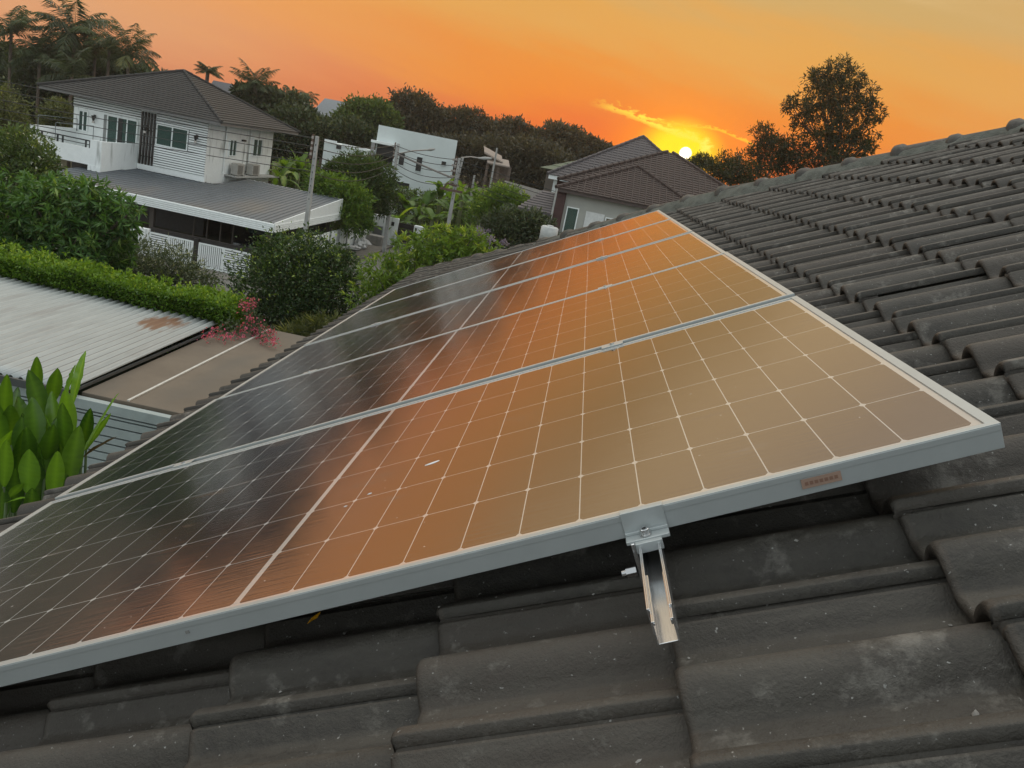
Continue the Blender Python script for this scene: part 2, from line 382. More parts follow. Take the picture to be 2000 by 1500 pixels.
# ---------------------------------------------------------------- solar array
PU, PV, LP, WP, PITCH, MID = .1827, .0925, 2.279, 1.141, 1.163, .0081
MU = .0207
def glass_material():
    m = bpy.data.materials.new('solar_glass'); m.use_nodes = True; nt = m.node_tree; N = nt.nodes; L = nt.links
    b = N['Principled BSDF']
    def mth(op, a, b_=None, clamp=False):
        n = N.new('ShaderNodeMath'); n.operation = op; n.use_clamp = clamp
        for i, q in enumerate((a, b_)):
            if q is None: continue
            if isinstance(q, (int, float)): n.inputs[i].default_value = q
            else: L.new(q, n.inputs[i])
        return n.outputs[0]
    def mix(f, x, y):
        n = N.new('ShaderNodeMix'); n.data_type = 'RGBA'
        for s, q in ((n.inputs[0], f), (n.inputs[6], x), (n.inputs[7], y)):
            if isinstance(q, (int, float)): s.default_value = q
            elif isinstance(q, tuple): s.default_value = (*q, 1)
            else: L.new(q, s)
        return n.outputs[2]
    def mr(v, a, b_, c=0., d=1.):
        n = N.new('ShaderNodeMapRange'); n.clamp = True; L.new(v, n.inputs['Value'])
        for k, q in zip(('From Min', 'From Max', 'To Min', 'To Max'), (a, b_, c, d)): n.inputs[k].default_value = q
        return n.outputs[0]
    tc = N.new('ShaderNodeTexCoord'); sp = N.new('ShaderNodeSeparateXYZ'); L.new(tc.outputs['Object'], sp.inputs[0])
    v, u = sp.outputs[0], sp.outputs[1]
    uu = mth('DIVIDE', mth('SUBTRACT', u, MU), PU)
    du = mth('MULTIPLY', mth('ABSOLUTE', mth('SUBTRACT', uu, mth('ROUND', uu))), PU)
    vc = mth('SUBTRACT', v, LP / 2); va = mth('ABSOLUTE', vc)
    vv = mth('DIVIDE', mth('SUBTRACT', va, MID / 2), PV)
    dv = mth('MULTIPLY', mth('ABSOLUTE', mth('SUBTRACT', vv, mth('ROUND', vv))), PV)
    gu = mth('LESS_THAN', du, .0009); gv = mth('LESS_THAN', dv, .0009)
    ch = mth('LESS_THAN', mth('ADD', mth('MULTIPLY', du, .75), dv), .0062)
    mid = mth('LESS_THAN', va, MID / 2 + .0016)
    out = mth('MAXIMUM', mth('GREATER_THAN', va, MID / 2 + 12 * PV), mth('GREATER_THAN', mth('ABSOLUTE', mth('SUBTRACT', u, MU + 3 * PU)), 3 * PU))
    white = mth('MAXIMUM', mth('MAXIMUM', mth('MAXIMUM', gu, gv), ch), mth('MAXIMUM', mid, out))
    # fine bus bars inside the cells run along the panel
    bb = mth('MULTIPLY', uu, 10); bd = mth('ABSOLUTE', mth('SUBTRACT', mth('FRACT', bb), .5))
    bus = mth('LESS_THAN', bd, .022)
    nz = N.new('ShaderNodeTexNoise'); nz.inputs['Scale'].default_value = 2.2; nz.inputs['Detail'].default_value = 6; L.new(tc.outputs['Object'], nz.inputs['Vector'])
    mp = N.new('ShaderNodeMapping'); mp.inputs['Scale'].default_value = (9, 150, 1); L.new(tc.outputs['Object'], mp.inputs[0])
    st = N.new('ShaderNodeTexNoise'); st.inputs['Scale'].default_value = 1.0; st.inputs['Detail'].default_value = 4; L.new(mp.outputs[0], st.inputs['Vector'])
    sm = N.new('ShaderNodeTexNoise'); sm.inputs['Scale'].default_value = 5; sm.inputs['Detail'].default_value = 7; sm.inputs['Roughness'].default_value = .7
    mp2 = N.new('ShaderNodeMapping'); mp2.inputs['Scale'].default_value = (.8, 2.4, 1); mp2.inputs['Location'].default_value = (3.1, 1.7, 0); L.new(tc.outputs['Object'], mp2.inputs[0]); L.new(mp2.outputs[0], sm.inputs['Vector'])
    dust = mr(sm.outputs[0], .60, .80)
    spn = N.new('ShaderNodeTexNoise'); spn.inputs['Scale'].default_value = 95; spn.inputs['Detail'].default_value = 2; L.new(tc.outputs['Object'], spn.inputs['Vector'])
    speck = mr(spn.outputs[0], .755, .78)
    cell = mix(mth('MULTIPLY', bus, mr(st.outputs[0], .35, .65, .02, .28)), (.008, .011, .020), (.30, .30, .30))
    c = mix(mth('MULTIPLY', white, mr(nz.outputs[0], .3, .7, .75, 1.)), cell, (.46, .46, .44))
    c = mix(mth('MULTIPLY', dust, .20), c, (.30, .29, .27))
    c = mix(mth('MULTIPLY', speck, .75), c, (.45, .43, .40))
    film = mix(.012, c, (.34, .32, .29))
    L.new(film, b.inputs['Base Color'])
    b.inputs['IOR'].default_value = 3.4; b.inputs['Specular Tint'].default_value = (1, .90, .79, 1)
    ro = mth('ADD', mth('ADD', .075, mth('MULTIPLY', mr(nz.outputs[0], .3, .75), .045)), mth('ADD', mth('MULTIPLY', dust, .22), mth('MULTIPLY', mr(st.outputs[0], .3, .7), .05)))
    L.new(ro, b.inputs['Roughness'])
    bp = N.new('ShaderNodeBump'); bp.inputs['Strength'].default_value = .16; bp.inputs['Distance'].default_value = .0012
    L.new(st.outputs[0], bp.inputs['Height']); L.new(bp.outputs[0], b.inputs['Normal'])
    return m
GLASS = glass_material()
ALU = M('anodised_aluminium', (.40, .43, .43), .42, metal=.45, var=.06, scale=9)
ALU2 = M('mill_aluminium', (.60, .61, .62), .20, metal=.9, var=.08, scale=30, stretch=(20, 1, 1))
STEEL = M('stainless_steel', (.55, .55, .55), .25, metal=1, var=.05)
BLACKM = M('black_plastic', (.015, .015, .015), .5)
def make_panel():
    r = bpy.data.objects.new('solar_panel', None); COL.objects.link(r); r.empty_display_size = .2
    r.matrix_world = RMAT
    m = MB(); D = .036; t = .0016; lw, ls = .011, .016
    def rail(x0, x1, y0, y1, lip, side):
        # an L shaped frame bar: upstand with a groove line, a thin lip over the glass
        m.box(x0, x1, y0, y1, -D, 0)
    m.box(0, LP, 0, lw, -D, 0); m.box(0, LP, WP - lw, WP, -D, 0)
    m.box(0, ls, lw, WP - lw, -D, 0); m.box(LP - ls, LP, lw, WP - lw, -D, 0)
    m.box(0.001, LP - .001, -.0008, .0002, -.0105, -.0015); m.box(.001, LP - .001, WP - .0002, WP + .0008, -.0105, -.0015)
    fr = m.build('frame', ALU, None, bevel=.0012); fr.parent = r
    g = MB(); g.add([(ls - .001, lw - .001, -.0022), (LP - ls + .001, lw - .001, -.0022), (LP - ls + .001, WP - lw + .001, -.0022), (ls - .001, WP - lw + .001, -.0022)], [(0, 1, 2, 3)])
    g = g.build('glass', GLASS, None); g.parent = r; g['label'] = 'glossy dark cells under glass with a white grid'
    bk = MB(); bk.box(ls - .002, LP - ls + .002, lw - .002, WP - lw + .002, -.0075, -.0060); bk = bk.build('backsheet', M('backsheet', (.6, .6, .58)), None); bk.parent = r
    return r
pan = make_panel()
plabels = ['nearest solar panel, its whole thick grey frame edge and end clamp showing',
           'solar panel second from the camera, mirroring orange sky and dark treetops',
           'middle solar panel of the row of five, orange sky along its upper half',
           'solar panel fourth from the camera, a narrow foreshortened strip',
           'farthest solar panel, a thin strip of glass against the hip of the roof']
def dup(root, loc=None):
    r = root.copy(); COL.objects.link(r)
    for ch in list(root.children):
        c = ch.copy(); COL.objects.link(c); c.parent = r
        for g in ch.children:
            d = g.copy(); COL.objects.link(d); d.parent = c
    if loc is not None: r.location = loc
    return r
panels = []
rngp = random.Random(2)
for i in range(5):
    p = pan if i == 0 else dup(pan)
    p.location = roofpt(0, i * PITCH, 0 if i == 0 else rngp.gauss(0, .0015))
    tag(p, plabels[i], 'solar panel', 'solar panels in a row on the roof'); panels.append(p)
# sticker on the near frame edge (illegible print)
st = MB(); st.box(2.012, 2.066, -.0022, -.0012, -.026, -.012)
for k in range(7): st.box(2.0165 + k * .0067, 2.0165 + k * .0067 + .0045, -.0026, -.0021, -.0215, -.0165, 1)
st = st.build('sticker', [M('orange_label', (.30, .20, .15), .6), M('label_print', (.20, .11, .075), .6)], None); st.parent = panels[0]; st['label'] = 'small faded orange sticker with an illegible line of print'

dh = MB(); dh.box(1.057, 1.064, -.0012, -.0007, -.021, -.016); dh = dh.build('drain_hole', M('drain_dark', (.20, .20, .19), .8), None); dh.parent = panels[0]
# rails, hooks, clamps
def rail_profile(m, v, u0, u1, htop, wdt=.031, hgt=.036, tk=.0018):
    # C channel, open upwards, lips turned in, bulge at the foot
    a = wdt / 2
    m.box(v - a, v - a + tk, u0, u1, htop - hgt, htop); m.box(v + a - tk, v + a, u0, u1, htop - hgt, htop)
    m.box(v - a + tk, v + a - tk, u0, u1, htop - hgt, htop - hgt + tk)
    m.box(v - a + tk, v - a + tk + .0022, u0, u1, htop - .0022, htop - .0002); m.box(v + a - tk - .0022, v + a - tk, u0, u1, htop - .0022, htop - .0002)
    m.box(v - a + tk, v - a + tk + .0022, u0, u1, htop - .0055, htop - .0022); m.box(v + a - tk - .0022, v + a - tk, u0, u1, htop - .0085, htop - .0022)
TR = lambda v, u, h: roofpt(v, u, h)
VR, VL = 1.790, .485
railcat = 'rails under the solar panels'
for v, lab, u0 in ((VR, 'aluminium mounting rail whose open end sticks out from under the nearest panel', -.205), (VL, 'aluminium mounting rail hidden under the lower half of the solar panels', .03)):
    r = thing('mounting_rail', lab, 'mounting rail', roofpt(v, u0, -.06), railcat)
    m = MB(TR); rail_profile(m, v, u0, 5 * PITCH + .02, -.0375); m.build('channel', ALU2, r, bevel=.0006)
    if u0 < 0:
        m = MB(TR); rail_profile(m, v + .001, u0 - .026, u0 + .09, -.0405, .0265, .0315, .0018); m.build('splice', ALU2, r, bevel=.0005)
        m = MB(TR); m.box(v - .0255, v - .0195, -.030, .02, -.115, -.034)
        m.build('foot_bracket', ALU2, r, bevel=.001)
        m = MB(TR)
        m.tube([(v - .0256, -.055, -.062), (v - .040, -.055, -.062)], [.0075, .0075], 6); m.tube([(v - .040, -.055, -.062), (v - .046, -.055, -.062)], [.0045, .0045], 10)
        m.build('bolt', STEEL, r)
m = MB(TR)   # the end clamp on the near edge
ec = thing('end_clamp', 'aluminium end clamp with a hex bolt gripping the near edge of the nearest panel', 'clamp', roofpt(VR, 0, 0))
c0, c1 = VR - .031, VR + .031
m.box(c0, c1, -.0045, -.0010, -.0330, .0030); m.box(c0, c1, -.0010, .0085, .0006, .0030)
m.box(c0, c1, -.027, -.0045, -.0365, -.0310); m.box(c0, c1, -.0085, -.0045, -.0310, -.0265)
m.box(c0 + .012, c1 - .012, -.036, -.027, -.0480, -.0330)
m.build('clamp_body', ALU, ec, bevel=.0008)
m = MB(TR)
m.tube([(VR - .002, -.016, -.0305), (VR - .002, -.016, -.0290)], [.0085, .0085], 16)
m.tube([(VR - .002, -.016, -.0290), (VR - .002, -.016, -.0215), (VR - .002, -.016, -.0205)], [.0068, .0068, .0060], 16)
m.build('bolt', STEEL, ec)
m = MB(TR); m.tube([(VR - .002, -.016, -.0212), (VR - .002, -.016, -.0201)], [.0034, .0034], 6); m.build('hex_socket', BLACKM, ec)
names4 = ['between the two nearest panels', 'in the second seam', 'in the third seam', 'in the farthest seam']
for i in range(4):
    for v, side in ((VR - .012, 'upper'), (VL - .03, 'lower')):
        uc = (i + 1) * PITCH - (PITCH - WP) / 2
        r = thing('mid_clamp', f'{side} small aluminium clamp {names4[i]}', 'clamp', roofpt(v, uc, 0), 'clamps in the panel seams')
        m = MB(TR); m.box(v - .03, v + .03, uc - .017, uc + .017, .0008, .0036); m.box(v - .03, v + .03, uc - .0085, uc - .006, -.034, .0008); m.box(v - .03, v + .03, uc + .006, uc + .0085, -.034, .0008)
        m.build('clamp_body', ALU, r, bevel=.0006)
        m = MB(TR); m.tube([(v, uc, .0036), (v, uc, .009)], [.0062, .0062], 10); m.build('bolt', STEEL, r)
# bird droppings, the yellow leaf and grit on the tiles
dm = M('dried_dropping', (.62, .64, .66), .8)
for nm, v, u, l, w, lab in (('bird_dropping', 1.377, .502, .040, .010, 'long white bird dropping on the nearest panel right of its white mid line'),
                            ('bird_dropping', 1.262, .405, .012, .004, 'tiny white bird dropping beside the white mid line, the farther of two'),
                            ('bird_dropping', 1.222, .365, .009, .003, 'tiny white bird dropping beside the white mid line, the nearer of two')):
    m = MB(TR); n = 14; rr = random.Random(int(v * 1000))
    ring = [(v + .85 * l / 2 * math.cos(2 * PI * k / n) * rr.uniform(.75, 1.15), u + w / 2 * math.sin(2 * PI * k / n) * rr.uniform(.7, 1.2) + .25 * l * math.cos(2 * PI * k / n) * .5, -.0018) for k in range(n)]
    m.add(ring + [(q[0], q[1], -.0022) for q in ring] + [(v, u, -.0008)], [(k, (k + 1) % n, 2 * n) for k in range(n)] + [(k, k + n, (k + 1) % n + n, (k + 1) % n) for k in range(n)])
    tag(m.build(nm, dm, None, True), lab, 'dropping', 'bird droppings on the nearest panel')
def tile_h(v, u): return -.135
m = MB(TR); m.add([(1.188, .12, -.108), (1.196, .128, -.103), (1.203, .150, -.106), (1.199, .138, -.110), (1.190, .134, -.111)], [(0, 1, 2, 3, 4)])
lf = m.build('fallen_leaf', M('yellow_leaf', (.75, .36, .01), .6), None); tag(lf, 'small yellow leaf lying on the tiles in the dark gap under the panel', 'leaf')
lf.modifiers.new('thick', 'SOLIDIFY').thickness = .001

def tile_surface(v, u):
    """height off the array plane of the tile under (v, u)"""
    k = math.floor((v - 1.44) / GA + 1e-6); v0 = 1.44 + GA * k; ci = k + 6
    off = (ci % 2) * .1485 + .04; s_ = (u - off) % TW
    f_ = lambda x: .043 * math.cos(max(-1, min(1, x / .047)) * PI / 2) ** .85 if abs(x) < .047 else 0
    return -.160 + .025 * (1 - (v - v0) / GA) + f_(s_) + f_(s_ - .1485) + f_(s_ - .297)
gm_ = MB(TR); rg = random.Random(77)
for i in range(220):
    v = rg.uniform(.3, 3.4); u = -.95 + 1.25 * rg.random() ** 1.2
    if i % 3: off = ((math.floor((v - 1.44) / GA + 1e-6) + 6) % 2) * .1485 + .04; u = off + TW * round((u - off) / TW) + rg.choice((.074, .2225)) + rg.gauss(0, .016)
    r_ = rg.choice((.0012, .0016, .002, .002, .003)) if i > 5 else rg.uniform(.0035, .005); h = tile_surface(v, u) + r_ * .3
    a_ = rg.uniform(0, PI); ca, sa = math.cos(a_), math.sin(a_); vs = []
    for (x, y, z) in ((1.5, 0, 0), (.3, .9, .1), (-1.3, .5, 0), (-1, -.7, .1), (.5, -.9, 0), (.1, .1, .9), (0, 0, -.8)):
        x *= rg.uniform(.7, 1.3); y *= rg.uniform(.7, 1.3); vs.append((v + (x * ca - y * sa) * r_, u + (x * sa + y * ca) * r_, h + z * r_ * rg.uniform(.6, 1.2)))
    gm_.add(vs, [(k, (k + 1) % 5, 5) for k in range(5)] + [((k + 1) % 5, k, 6) for k in range(5)])
tag(gm_.build('grit', M('pale_grit', (.27, .26, .24), .85, var=.35, scale=60), None), 'pale grit and mortar crumbs strewn over the nearest tiles', 'grit', kind='stuff')

# ---------------------------------------------------------------- ground, street
GRASS = M('grassy_soil', (.045, .055, .022), .95, var=.5, scale=.6, bump=.4, bscale=8, col2=(.09, .08, .05))
ROAD = M('street_concrete', (.14, .137, .126), .9, var=.2, scale=1.5, bump=.3, bscale=30)
PAVE = M('pavement_concrete', (.16, .148, .128), .9, var=.22, scale=2.5, bump=.3, bscale=30)
b = MB(); n = 24; R_ = 3000.0
b.add([(-1500, -500, GZ), (1500, -500, GZ), (1500, 3000, GZ), (-1500, 3000, GZ)], [(0, 1, 2, 3)])
tag(b.build('ground', GRASS), kind='structure')
b = MB(); b.box(-60, -3.0, 23.5, 29.6, GZ - .1, GZ + .005); tag(b.build('road', ROAD), kind='structure')
b = MB(); b.box(-9.05, -3.0, 29.6, 75, GZ - .1, GZ + .009); tag(b.build('side_road', ROAD), kind='structure')
b = MB(); b.box(-10.4, -9.2, 31.2, 47.9, GZ - .1, GZ + .10); b.box(-9.2, -9.05, 31.2, 47.9, GZ - .1, GZ + .13); tag(b.build('pavement', PAVE), kind='structure')
b = MB(); b.box(-25, -10.6, 29.65, 31.1, GZ - .1, GZ + .02); tag(b.build('driveway', PAVE), kind='structure')

# ---------------------------------------------------------------- low roofs beside our eave
WHITE = M('white_paint', (.79, .82, .81), .7, var=.05, scale=3, stains=((.22, .23, .21), 1.9, .57, .76, (1.6, 1.6, .3)))
WHITE2 = M('clean_white_paint', (.79, .82, .81), .6, var=.04, scale=4)
DARKB = M('dark_brown_paint', (.022, .018, .016), .5)
SHEET = M('galvanised_sheet', (.33, .36, .36), .42, metal=.2, var=.12, scale=2.5, stretch=(3, .25, 1), stains=((.25, .255, .25), 3.5, .58, .8, (1.5, .18, 1)))
SLABM = M('tan_slab', (.150, .122, .092), .85, var=.13, scale=1.3, bump=.15, bscale=60, stains=((.115, .105, .088), .9, .52, .75, (1, .35, 1)))
sh = thing('canopy_roof', 'flat tan slab roof with a thin white batten, below the tiled eave', 'canopy', (-3.2, 12.4, GZ))
b = MB(); b.box(-5.02, -.2, 9.78, 15.3, 3.08, 3.20); b.build('slab', SLABM, sh, bevel=.01)
b = MB(); b.box(-4.36, -4.325, 9.80, 15.25, 3.2005, 3.219); bt = b.build('batten', M('white_batten', (.52, .51, .47), .7), sh)
for X, Y in ((-4.9, 10.2), (-4.9, 14.9), (-1.6, 10.2), (-1.6, 14.9)):
    b = MB(); b.box(X - .06, X + .06, Y - .06, Y + .06, GZ, 3.08); b.build('post', DARKB, sh)
cr = thing('corrugated_roof', 'silvery corrugated metal roof with a rust stain, in front of the clipped hedge', 'metal roof', (-8, 12, GZ))
def corrugated(x0, x1, ya, yb, za, zb, pitch, amp, mat, name, parent, mask=None):
    nx = int((x1 - x0) / pitch) * 8; xs = np.linspace(x0, x1, nx + 1); ny = 12
    ph = (xs / pitch) % 1.0
    hz = amp * np.clip(1.6 - np.abs(ph - .5) * 5, 0, 1)          # trapezoid ribs
    V = []; 
    for j in range(ny + 1):
        t = j / ny; V.append(np.stack([xs, np.full_like(xs, ya + (yb - ya) * t), za + (zb - za) * t + hz], 1))
    V = np.concatenate(V); Fc = []
    for j in range(ny):
        k = np.arange(nx); a0 = j * (nx + 1) + k
        Fc.append(np.stack([a0, a0 + 1, a0 + nx + 2, a0 + nx + 1], 1))
    o = new_mesh(name, V, np.concatenate(Fc), [mat] if not isinstance(mat, list) else mat, parent)
    sd = o.modifiers.new('thick', 'SOLIDIFY'); sd.thickness = .003
    return o
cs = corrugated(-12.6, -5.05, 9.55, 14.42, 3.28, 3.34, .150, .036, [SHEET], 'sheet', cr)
def rib_shade_and_rust():  # paints shade into the valleys to strengthen the rib stripes; adds rust
    nt = SHEET.node_tree; N = nt.nodes; L = nt.links; bs = N['Principled BSDF']; src = bs.inputs['Base Color'].links[0].from_socket
    tc = N.new('ShaderNodeTexCoord'); sp = N.new('ShaderNodeSeparateXYZ'); L.new(tc.outputs['Object'], sp.inputs[0])
    def mth(op, a, b_):
        n_ = N.new('ShaderNodeMath'); n_.operation = op
        for i_, q in enumerate((a, b_)):
            if isinstance(q, (int, float)): n_.inputs[i_].default_value = q
            else: L.new(q, n_.inputs[i_])
        return n_.outputs[0]
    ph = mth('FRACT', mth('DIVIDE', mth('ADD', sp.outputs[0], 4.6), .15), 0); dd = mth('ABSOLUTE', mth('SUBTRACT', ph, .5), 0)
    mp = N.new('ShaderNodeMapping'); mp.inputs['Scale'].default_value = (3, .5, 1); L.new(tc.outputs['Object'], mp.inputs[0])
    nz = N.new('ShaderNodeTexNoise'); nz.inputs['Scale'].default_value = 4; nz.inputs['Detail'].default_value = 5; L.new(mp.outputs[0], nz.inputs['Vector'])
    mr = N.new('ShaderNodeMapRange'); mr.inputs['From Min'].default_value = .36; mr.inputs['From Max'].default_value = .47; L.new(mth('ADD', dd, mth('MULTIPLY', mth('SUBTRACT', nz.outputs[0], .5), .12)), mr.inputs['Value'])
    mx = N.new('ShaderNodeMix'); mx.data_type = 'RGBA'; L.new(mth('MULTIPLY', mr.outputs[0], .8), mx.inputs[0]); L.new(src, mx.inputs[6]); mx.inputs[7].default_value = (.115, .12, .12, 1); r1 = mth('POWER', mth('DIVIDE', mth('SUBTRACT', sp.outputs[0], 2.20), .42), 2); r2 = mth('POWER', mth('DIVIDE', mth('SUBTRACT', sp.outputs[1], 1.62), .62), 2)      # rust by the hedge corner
    ru = N.new('ShaderNodeMapRange'); ru.inputs['From Min'].default_value = .05; ru.inputs['From Max'].default_value = .55
    L.new(mth('ADD', mth('SUBTRACT', 1.0, mth('SQRT', mth('ADD', r1, r2), 0)), mth('MULTIPLY', mth('SUBTRACT', nz.outputs[0], .5), 2.2)), ru.inputs['Value'])
    m2 = N.new('ShaderNodeMix'); m2.data_type = 'RGBA'; L.new(mth('MULTIPLY', ru.outputs[0], .9), m2.inputs[0]); L.new(mx.outputs[2], m2.inputs[6]); m2.inputs[7].default_value = (.17, .075, .028, 1); L.new(m2.outputs[2], bs.inputs['Base Color'])
rib_shade_and_rust()
b = MB(); b.box(-5.06, -5.03, 9.6, 14.42, 3.235, 3.275); b.box(-12.6, -5.06, 9.50, 9.545, 3.18, 3.29); b.build('edge_trim', M('dark_trim', (.06, .065, .065), .5), cr)
for X, Y in ((-12.2, 9.9), (-8.6, 9.9), (-12.2, 14.0), (-8.6, 14.0), (-5.3, 14.0)):
    b = MB(); b.box(X - .05, X + .05, Y - .05, Y + .05, GZ, 3.27); b.build('post', DARKB, cr)
ls = thing('louvred_screen', 'pale teal louvred screen wall below the slab roof, behind the broad-leaved plant', 'screen', (-4, 9.6, GZ))
TEAL = M('pale_teal_paint', (.30, .35, .345), .6, var=.12, scale=3, stains=((.22, .25, .24), 2.2, .56, .78, (.6, 1, 1)))
b = MB(); b.box(-9.0, -.3, 9.60, 9.72, 3.02, 3.165); b.build('top_rail', TEAL, ls, bevel=.004)
b = MB(); k = 0; z = 2.995; rr = random.Random(8)
hs = [.03, .10, .13, .09, .12, .10, .14, .09, .12, .11, .13, .1, .12, .1, .12, .1, .12]
for h in hs:
    if z - h < GZ: break
    b.box(-9.0, -.3, 9.615, 9.65 + rr.uniform(0, .01), z - h, z - .0); z -= h + .022
b.build('louvre_panel', TEAL, ls, bevel=.003)
b = MB(); b.box(-9.0, -.3, 9.69, 9.70, GZ, 3.02); b.build('back_panel', BLACKM, ls)

# ---------------------------------------------------------------- neighbour's white house
HF = np.array([-10.51, 31.79]); HR = math.radians(3)
def H(x, y, z): return (HF[0] + x * math.cos(HR) + y * math.sin(HR), HF[1] - x * math.sin(HR) + y * math.cos(HR), z)
RT2 = M('charcoal_roof_tile', (.021, .0206, .020), .7, var=.25, scale=2)
GLS = bpy.data.materials.new('window_glass'); GLS.use_nodes = True
g_ = GLS.node_tree.nodes['Principled BSDF']; g_.inputs['Base Color'].default_value = (.055, .105, .092, 1); g_.inputs['Roughness'].default_value = .06; g_.inputs['IOR'].default_value = 1.5; g_.inputs['Alpha'].default_value = .72
CURT = M('teal_curtain', (.05, .10, .09), .8, var=.4, scale=9, stretch=(6, 1, .3))
def hipped_roof(m, T, x0, x1, y0, y1, ze, pitch, rows=18, over=0.0):
    """hip roof over a rectangle as stepped tile courses; returns ridge height"""
    w, d = x1 - x0, y1 - y0; half = min(w, d) / 2; h = half * pitch
    st = .034
    for k in range(rows):
        t0, t1 = k / rows, (k + 1) / rows
        def ring(t, up):
            i = half * t; return [(x0 + i, y0 + i, ze + h * t + up), (x1 - i, y0 + i, ze + h * t + up), (x1 - i, y1 - i, ze + h * t + up), (x0 + i, y1 - i, ze + h * t + up)]
        A = ring(t0, st); B = ring(t1, 0); Cc = ring(t0, 0)
        m.add(A + B, [(i, (i + 1) % 4, 4 + (i + 1) % 4, 4 + i) for i in range(4)])
        m.add(Cc + A, [(i, (i + 1) % 4, 4 + (i + 1) % 4, 4 + i) for i in range(4)])
    return ze + h
def ribs_on_roof(m, x0, x1, y0, y1, ze, pitch, step, faces='FRLB', r=.012):
    pass
def hip_caps_simple(m, T, x0, x1, y0, y1, ze, pitch, r=.09):
    half = min(x1 - x0, y1 - y0) / 2; h = half * pitch
    if (x1 - x0) >= (y1 - y0): A = (x0 + half, (y0 + y1) / 2, ze + h); B = (x1 - half, (y0 + y1) / 2, ze + h)
    else: A = ((x0 + x1) / 2, y0 + half, ze + h); B = ((x0 + x1) / 2, y1 - half, ze + h)
    def strip(p, q):
        n = max(2, int(Vector(p).lerp(Vector(q), 0).__sub__(Vector(q)).length / .38))
        for i in range(n):
            a_ = Vector(p).lerp(Vector(q), i / n); b_ = Vector(p).lerp(Vector(q), (i + 1.08) / n)
            m.tube([tuple(a_), tuple(b_)], [r * 1.1, r * .85], 7)
    strip((x0, y0, ze), A)
    strip((x1, y0, ze), B if (x1 - x0) >= (y1 - y0) else A); strip((x0, y1, ze), A if (x1 - x0) >= (y1 - y0) else B); strip((x1, y1, ze), B)
    if (Vector(A) - Vector(B)).length > .3: strip(A, B)
def window(parent, T, x0, x1, z0, z1, y, panes=2, fr=.05, name='window', out=-1, curtain=True, frame_mat=None, gm=None):
    """window in a wall facing local -y at y; frame proud of the wall, panes set back, curtain behind the glass"""
    o = MB(T)
    o.box(x0 - fr, x1 + fr, y - .05, y + .02, z1, z1 + fr); o.box(x0 - fr, x1 + fr, y - .06, y + .02, z0 - fr, z0)
    o.box(x0 - fr, x0, y - .05, y + .02, z0, z1); o.box(x1, x1 + fr, y - .05, y + .02, z0, z1)
    for k in range(1, panes):
        xm = x0 + (x1 - x0) * k / panes; o.box(xm - .025, xm + .025, y - .045, y + .015, z0, z1)
    f = o.build(name, frame_mat or WHITE2, parent)
    p = MB(T); p.box(x0, x1, y - .012, y - .006, z0, z1); p.build('pane', gm or GLS, f)
    return f
nh = thing('white_house', 'two-storey white house with charcoal hip roof, balcony and carport across the street', 'house', H(-9.5, 9, GZ))
X0, X1, Y0, Y1 = -13.05, -6.05, 6.15, 12.95
b = MB(H); b.box(X0, X1, Y0, Y1, 3.42, 6.25); b.box(-9.35, X1 - .001, 5.72, Y0 + .01, 3.42, 6.249); b.build('wall', WHITE, nh)
b = MB(H); b.box(X0 + .02, X1 - .02, Y0 + .02, Y1 - .02, GZ, 3.42); b.build('ground_floor_wall', M('ground_floor_shade', (.055, .05, .047), .9), nh)  # wall colour darkened to stand for the shade inside the carport
b = MB(H); b.box(-8.60, X1 + .005, 5.7105, 5.7195, 3.76, 6.2); b.box(X0, -9.37, 6.140, 6.1495, 5.70, 6.2); b.build('slat_gap_shade', M('slat_shadow_board', (.07, .08, .08), .8), nh)  # dark board painting the shade in the gaps between slats
# slatted cladding on the projecting bay and under the eaves on the left
b = MB(H)
z = 3.78
while z < 6.2:
    for xa, xb in (((-8.60, X1 + .02),) if not (4.72 < z + .05 < 5.72) else ((-6.92, X1 + .02),)):
        b.prism([(5.705, z), (5.655, z + .008), (5.668, z + .076), (5.705, z + .076)], 0, xa, xb)
    z += .1085
z = 5.72
while z < 6.2:
    b.prism([(6.135, z), (6.085, z + .008), (6.098, z + .076), (6.135, z + .076)], 0, X0, -9.37); z += .1085
b.build('slat_cladding', WHITE2, nh)['label'] = 'horizontal white slat cladding'
b = MB(H); b.box(-9.36, X1 + .08, 5.60, 5.7195, 3.50, 3.74); b.box(-9.36, -8.60, 5.70, 5.7195, 3.74, 6.2); b.build('sill_band', WHITE2, nh)
b = MB(H)
for k in range(5):
    x = -9.30 + k * .155; b.box(x, x + .075, 5.60, 5.68, 3.74, 6.12)
for zz in (4.1, 4.7, 5.3): b.box(-9.30, -8.60, 5.64, 5.66, zz, zz + .035)
b.build('vertical_screen', DARKB, nh)['label'] = 'screen of five dark vertical bars'
w = window(nh, H, -8.50, -7.02, 4.79, 5.66, 5.70)
b = MB(H); b.box(-8.48, -7.75, 5.7125, 5.7185, 4.80, 5.65); b.build('curtain', CURT, w)
b = MB(H); b.box(-7.6, -7.05, 5.7125, 5.7185, 4.80, 5.65); b.build('curtain', M('pale_curtain', (.13, .19, .17), .8, var=.25, scale=9, stretch=(6, 1, .3)), w)
w = window(nh, H, -11.25, -9.80, 3.62, 5.58, 6.13, panes=3, name='sliding_door'); w['label'] = 'sliding glass door standing partly open'
b = MB(H); b.box(-10.75, -10.52, 6.105, 6.112, 3.64, 5.56); b.build('open_gap', BLACKM, w)
b = MB(H); b.box(-11.46, -11.30, 6.08, 6.15, 3.60, 5.60); b.build('shutter', M('grey_shutter', (.22, .23, .22)), nh)
window(nh, H, -12.72, -12.33, 4.68, 5.54, 6.13, panes=2)
def HS(y, x, z): return H(X1 - x - 0.0, y, z)          # local frame of the wall that faces +x: first axis runs back, second points out of the wall (negated)
